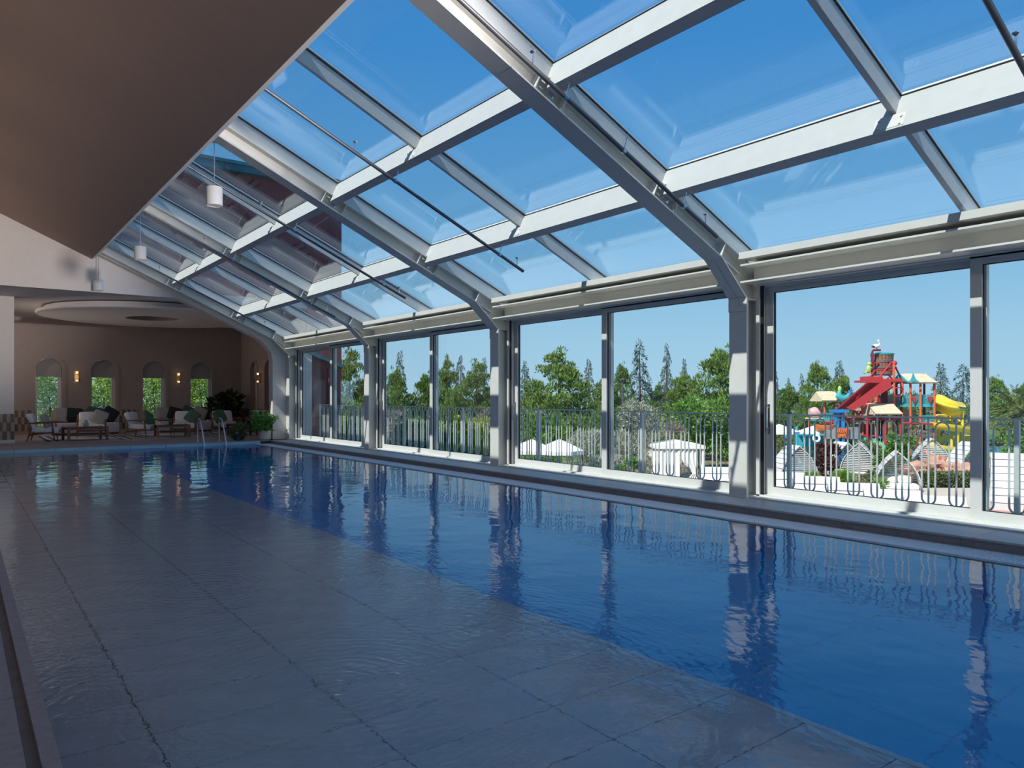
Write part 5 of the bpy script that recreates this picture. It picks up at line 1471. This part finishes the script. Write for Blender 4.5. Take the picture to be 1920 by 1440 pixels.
for dy, nm in ((0.0, 'near_side'), (0.95, 'far_side')):
    x0, z0 = L(1643, 708)[0], L(1643, 708)[2]; x1, z1 = L(1566, 764)[0], L(1566, 764)[2]
    MB().prism([(x0, z0), (x1, z1), (x1 + 0.42, z1 - 0.16), (x0 + 0.18, z0 - 0.62)], -1.55 + dy, -1.48 + dy, 'y').build('side_panel', M['p_red'], rs)
MB().tube([L(1566, 765, -1.52), L(1580, 769, -1.52)], 0.07, 6).build('lip', M['p_blue'], rs)
MB().box(a[0] - 0.42, a[0] + 0.5, -1.4, -0.4, a[2] - 0.12, a[2] + 0.26).build('start_box', M['p_red'], rs)
MB().box(b[0] - 0.42, b[0] + 0.42, -1.85, -0.95, b[2] - 0.2, b[2] - 0.02).build('run_out', M['p_blue'], rs)
for x in (-0.15, 0.18): MB().box(b[0] + x - 0.09, b[0] + x + 0.09, -1.6, -1.2, 0.0, b[2] - 0.2).build('support', M['p_blue'], rs)
ys = park('yellow_slide', 'big winding yellow flume right of the play tower', 'slide')
trough(MB(), curve([L(1753, 752, 0.2), L(1768, 762, -0.3), L(1786, 768, -0.5), L(1797, 772, 0.6), L(1780, 776, 1.8), L(1752, 778, 1.8), L(1738, 783, 0.6), L(1758, 792, -0.8), L(1792, 797, -1.0), L(1830, 803, -0.6), L(1862, 809, 0.8), L(1840, 815, 2.2), L(1790, 817, 2.2), L(1745, 822, 1.2), L(1728, 827, -0.2), L(1748, 832, -1.4), L(1785, 838, -1.8), L(1830, 846, -1.6), L(1890, 852, -1.5)]), 0.40).build('flume', M['p_yellow'], ys, True)
trough(MB(), curve([L(1752, 748, -0.2), L(1764, 751, -0.6), L(1775, 757, -0.8), L(1788, 762, -0.7), L(1800, 764, 0.2)], 5), 0.34, False).build('tube_section', M['p_yellow'], ys, True)
for px, y0, d in ((1804, 770, -0.4), (1784, 776, 0.5), (1795, 800, -1.0), (1760, 800, 0.6), (1830, 806, -0.5), (1795, 838, -1.8), (1845, 846, -1.5)): post(ys, px, y0, 867, d, 'p_yellow', 0.10, 'support')
for a, b in (((1784, 778), (1800, 790)), ((1800, 775), (1784, 775)), ((1820, 835), (1832, 812)), ((1800, 838), (1820, 818))): beam(ys, L(*a, -0.6), L(*b, -0.6), 'p_yellow', 0.06, 'brace')
os_ = park('orange_slide', 'straight orange slide running down right into the splash pool', 'slide')
trough(MB(), [L(1704, 828, -1.8), L(1714, 832, -2.2), L(1752, 856, -3.4), L(1772, 864, -4.0), L(1790, 865, -4.4)], 0.34, n=8).build('chute', M['p_slide_orange'], os_, True)
MB().tube([L(1757, 866, -3.9), L(1757, 855, -3.9), L(1785, 854, -4.5), L(1785, 866, -4.5)], 0.05, 6).build('hoop_rail', M['p_red'], os_, True)
for px, py, d in ((1714, 836, -2.2), (1735, 848, -2.9)): post(os_, px, py, 868, d, 'p_orange', 0.06, 'support')
gs = park('green_slide', 'green curved slide below the tower, behind the open pod', 'slide')
trough(MB(), curve([L(1630, 822, -1.0), L(1645, 832, -2.0), L(1655, 844, -2.6), L(1672, 858, -2.6), L(1690, 862, -2.4)]), 0.36, n=8).build('chute', M['p_green'], gs, True)
post(gs, 1632, 826, 868, -1.0, 'p_teal', 0.12, 'support'); post(gs, 1640, 832, 868, -1.8, 'p_teal', 0.12, 'support')
ob = park('orange_bowl', 'orange half bowl at the left of the play tower', 'play bowl')
c = L(1548, 801, -0.9)
MB().lathe([(0.05, -0.42), (0.40, -0.36), (0.62, -0.12), (0.70, 0.15), (0.66, 0.15), (0.58, -0.10), (0.36, -0.30), (0.01, -0.36)], c, 20).build('bowl', M['p_slide_orange'], ob, True)
MB().tube([(c[0], -0.9, 0), (c[0], -0.9, c[2] - 0.40)], 0.10, 8).build('stem', M['p_orange'], ob)
bd = park('barrel', 'pinkish barrel lying on the low roof left of the tower', 'barrel')
c = L(1530, 773, 1.0)
o = MB().lathe([(0.22, -0.42), (0.32, -0.2), (0.34, 0.0), (0.32, 0.2), (0.22, 0.42)], n=16).build('staves', M['p_pink'], bd, True); o.rotation_euler = (0, PI / 2, 0); o.location = c
MB().box(c[0] - 0.55, c[0] + 0.75, 0.6, 1.4, c[2] - 0.42, c[2] - 0.34).build('shelf', M['shingle'], bd)
for x in (-0.45, 0.65): MB().tube([(c[0] + x, 1.0, 0), (c[0] + x, 1.0, c[2] - 0.4)], 0.05, 6).build('post', M['p_orange'], bd)
pp = park('splash_posts', 'teal spray posts and frames at the left of the tower', 'spray posts')
for px, y0, y1, d, m in ((1494, 800, 868, -1.5, 'p_teal'), (1508, 812, 868, -1.0, 'p_teal'), (1474, 812, 868, 0.5, 'p_teal'), (1522, 806, 868, 0.5, 'p_teal'), (1612, 812, 868, -1.4, 'p_teal'), (1622, 820, 868, -1.8, 'p_teal')):
    post(pp, px, y0, y1, d, m, 0.08, 'spray_post')
beam(pp, L(1474, 814, 0.5), L(1522, 808, 0.5), 'p_teal', 0.06); beam(pp, L(1494, 815, -1.5), L(1545, 816, -1.3), 'p_teal', 0.06)
slab_px(pp, 1496, 1545, 812, 838, 0.2, 0.4, 'p_teal', 'spray_wall')
pc = park('rubber_ring', 'white spoked life ring left of the orange letters', 'life ring')
c = L(1531, 822, -1.7)
MB().tube([(c[0] + 0.18 * math.cos(q), -1.7, c[2] + 0.18 * math.sin(q)) for q in np.linspace(0, 2 * PI, 17)], 0.07, 8).build('ring', M['bird_white'], pc, True)
MB().tube([(c[0], -1.7, 0), (c[0], -1.7, c[2] - 0.2)], 0.04, 6).build('post', M['pipe'], pc)

# housings for the added fill lights
for i, (p, d) in enumerate(FILL_LIGHTS):
    kind = 0 if i < 3 else (1 if i < 12 else (3 if i == 12 else 2))
    e = empty(('fill_flood', 'wall_fill_light', 'ceiling_fill_light', 'floor_fill_light')[kind], p)
    tag(e, ('%s grey floodlight from the left, unseen fill light added at the near end' % ('first', 'third', 'second')[i % 3], '%s small grey unseen fill light added on the left wall, counted from the near end' % ('first', 'second', 'third', 'fourth', 'fifth', 'sixth', 'seventh', 'eighth', 'ninth')[(i - 3) % 9], 'small unseen fill light added over the hidden side of the lounge, %s' % ('nearer the pool', 'nearer the back wall')[i % 2 == 0], 'unseen fill light added on the floor behind the pale wall end of the lounge')[kind], 'lamp', ('fill lights added at the near frame', 'fill lights added on the left wall', 'fill lights added on the lounge ceiling', 'fill lights added on the lounge floor')[kind])
    r = (0.16, 0.09, 0.07, 0.08)[kind]
    ob = MB().lathe([(r * 0.8, 0.16), (r * 0.8, 0.14), (r, 0.02), (r, -0.02), (r * 0.93, -0.02), (r * 0.75, 0.10)], (0, 0, 0), 20, False).build('housing', M['lamp_grey'], e, True)
    ob.matrix_local = d.to_track_quat('-Z', 'Y').to_matrix().to_4x4()
    arm = (Vector((0, -0.68, 0.1)), Vector((-0.2, 0, -0.05)), Vector((0, 0, 0.15)), Vector((0, 0, -0.25)))[kind]
    MB().tube([-d * 0.14, arm], 0.015, 8).build('bracket', M['lamp_grey'], e)
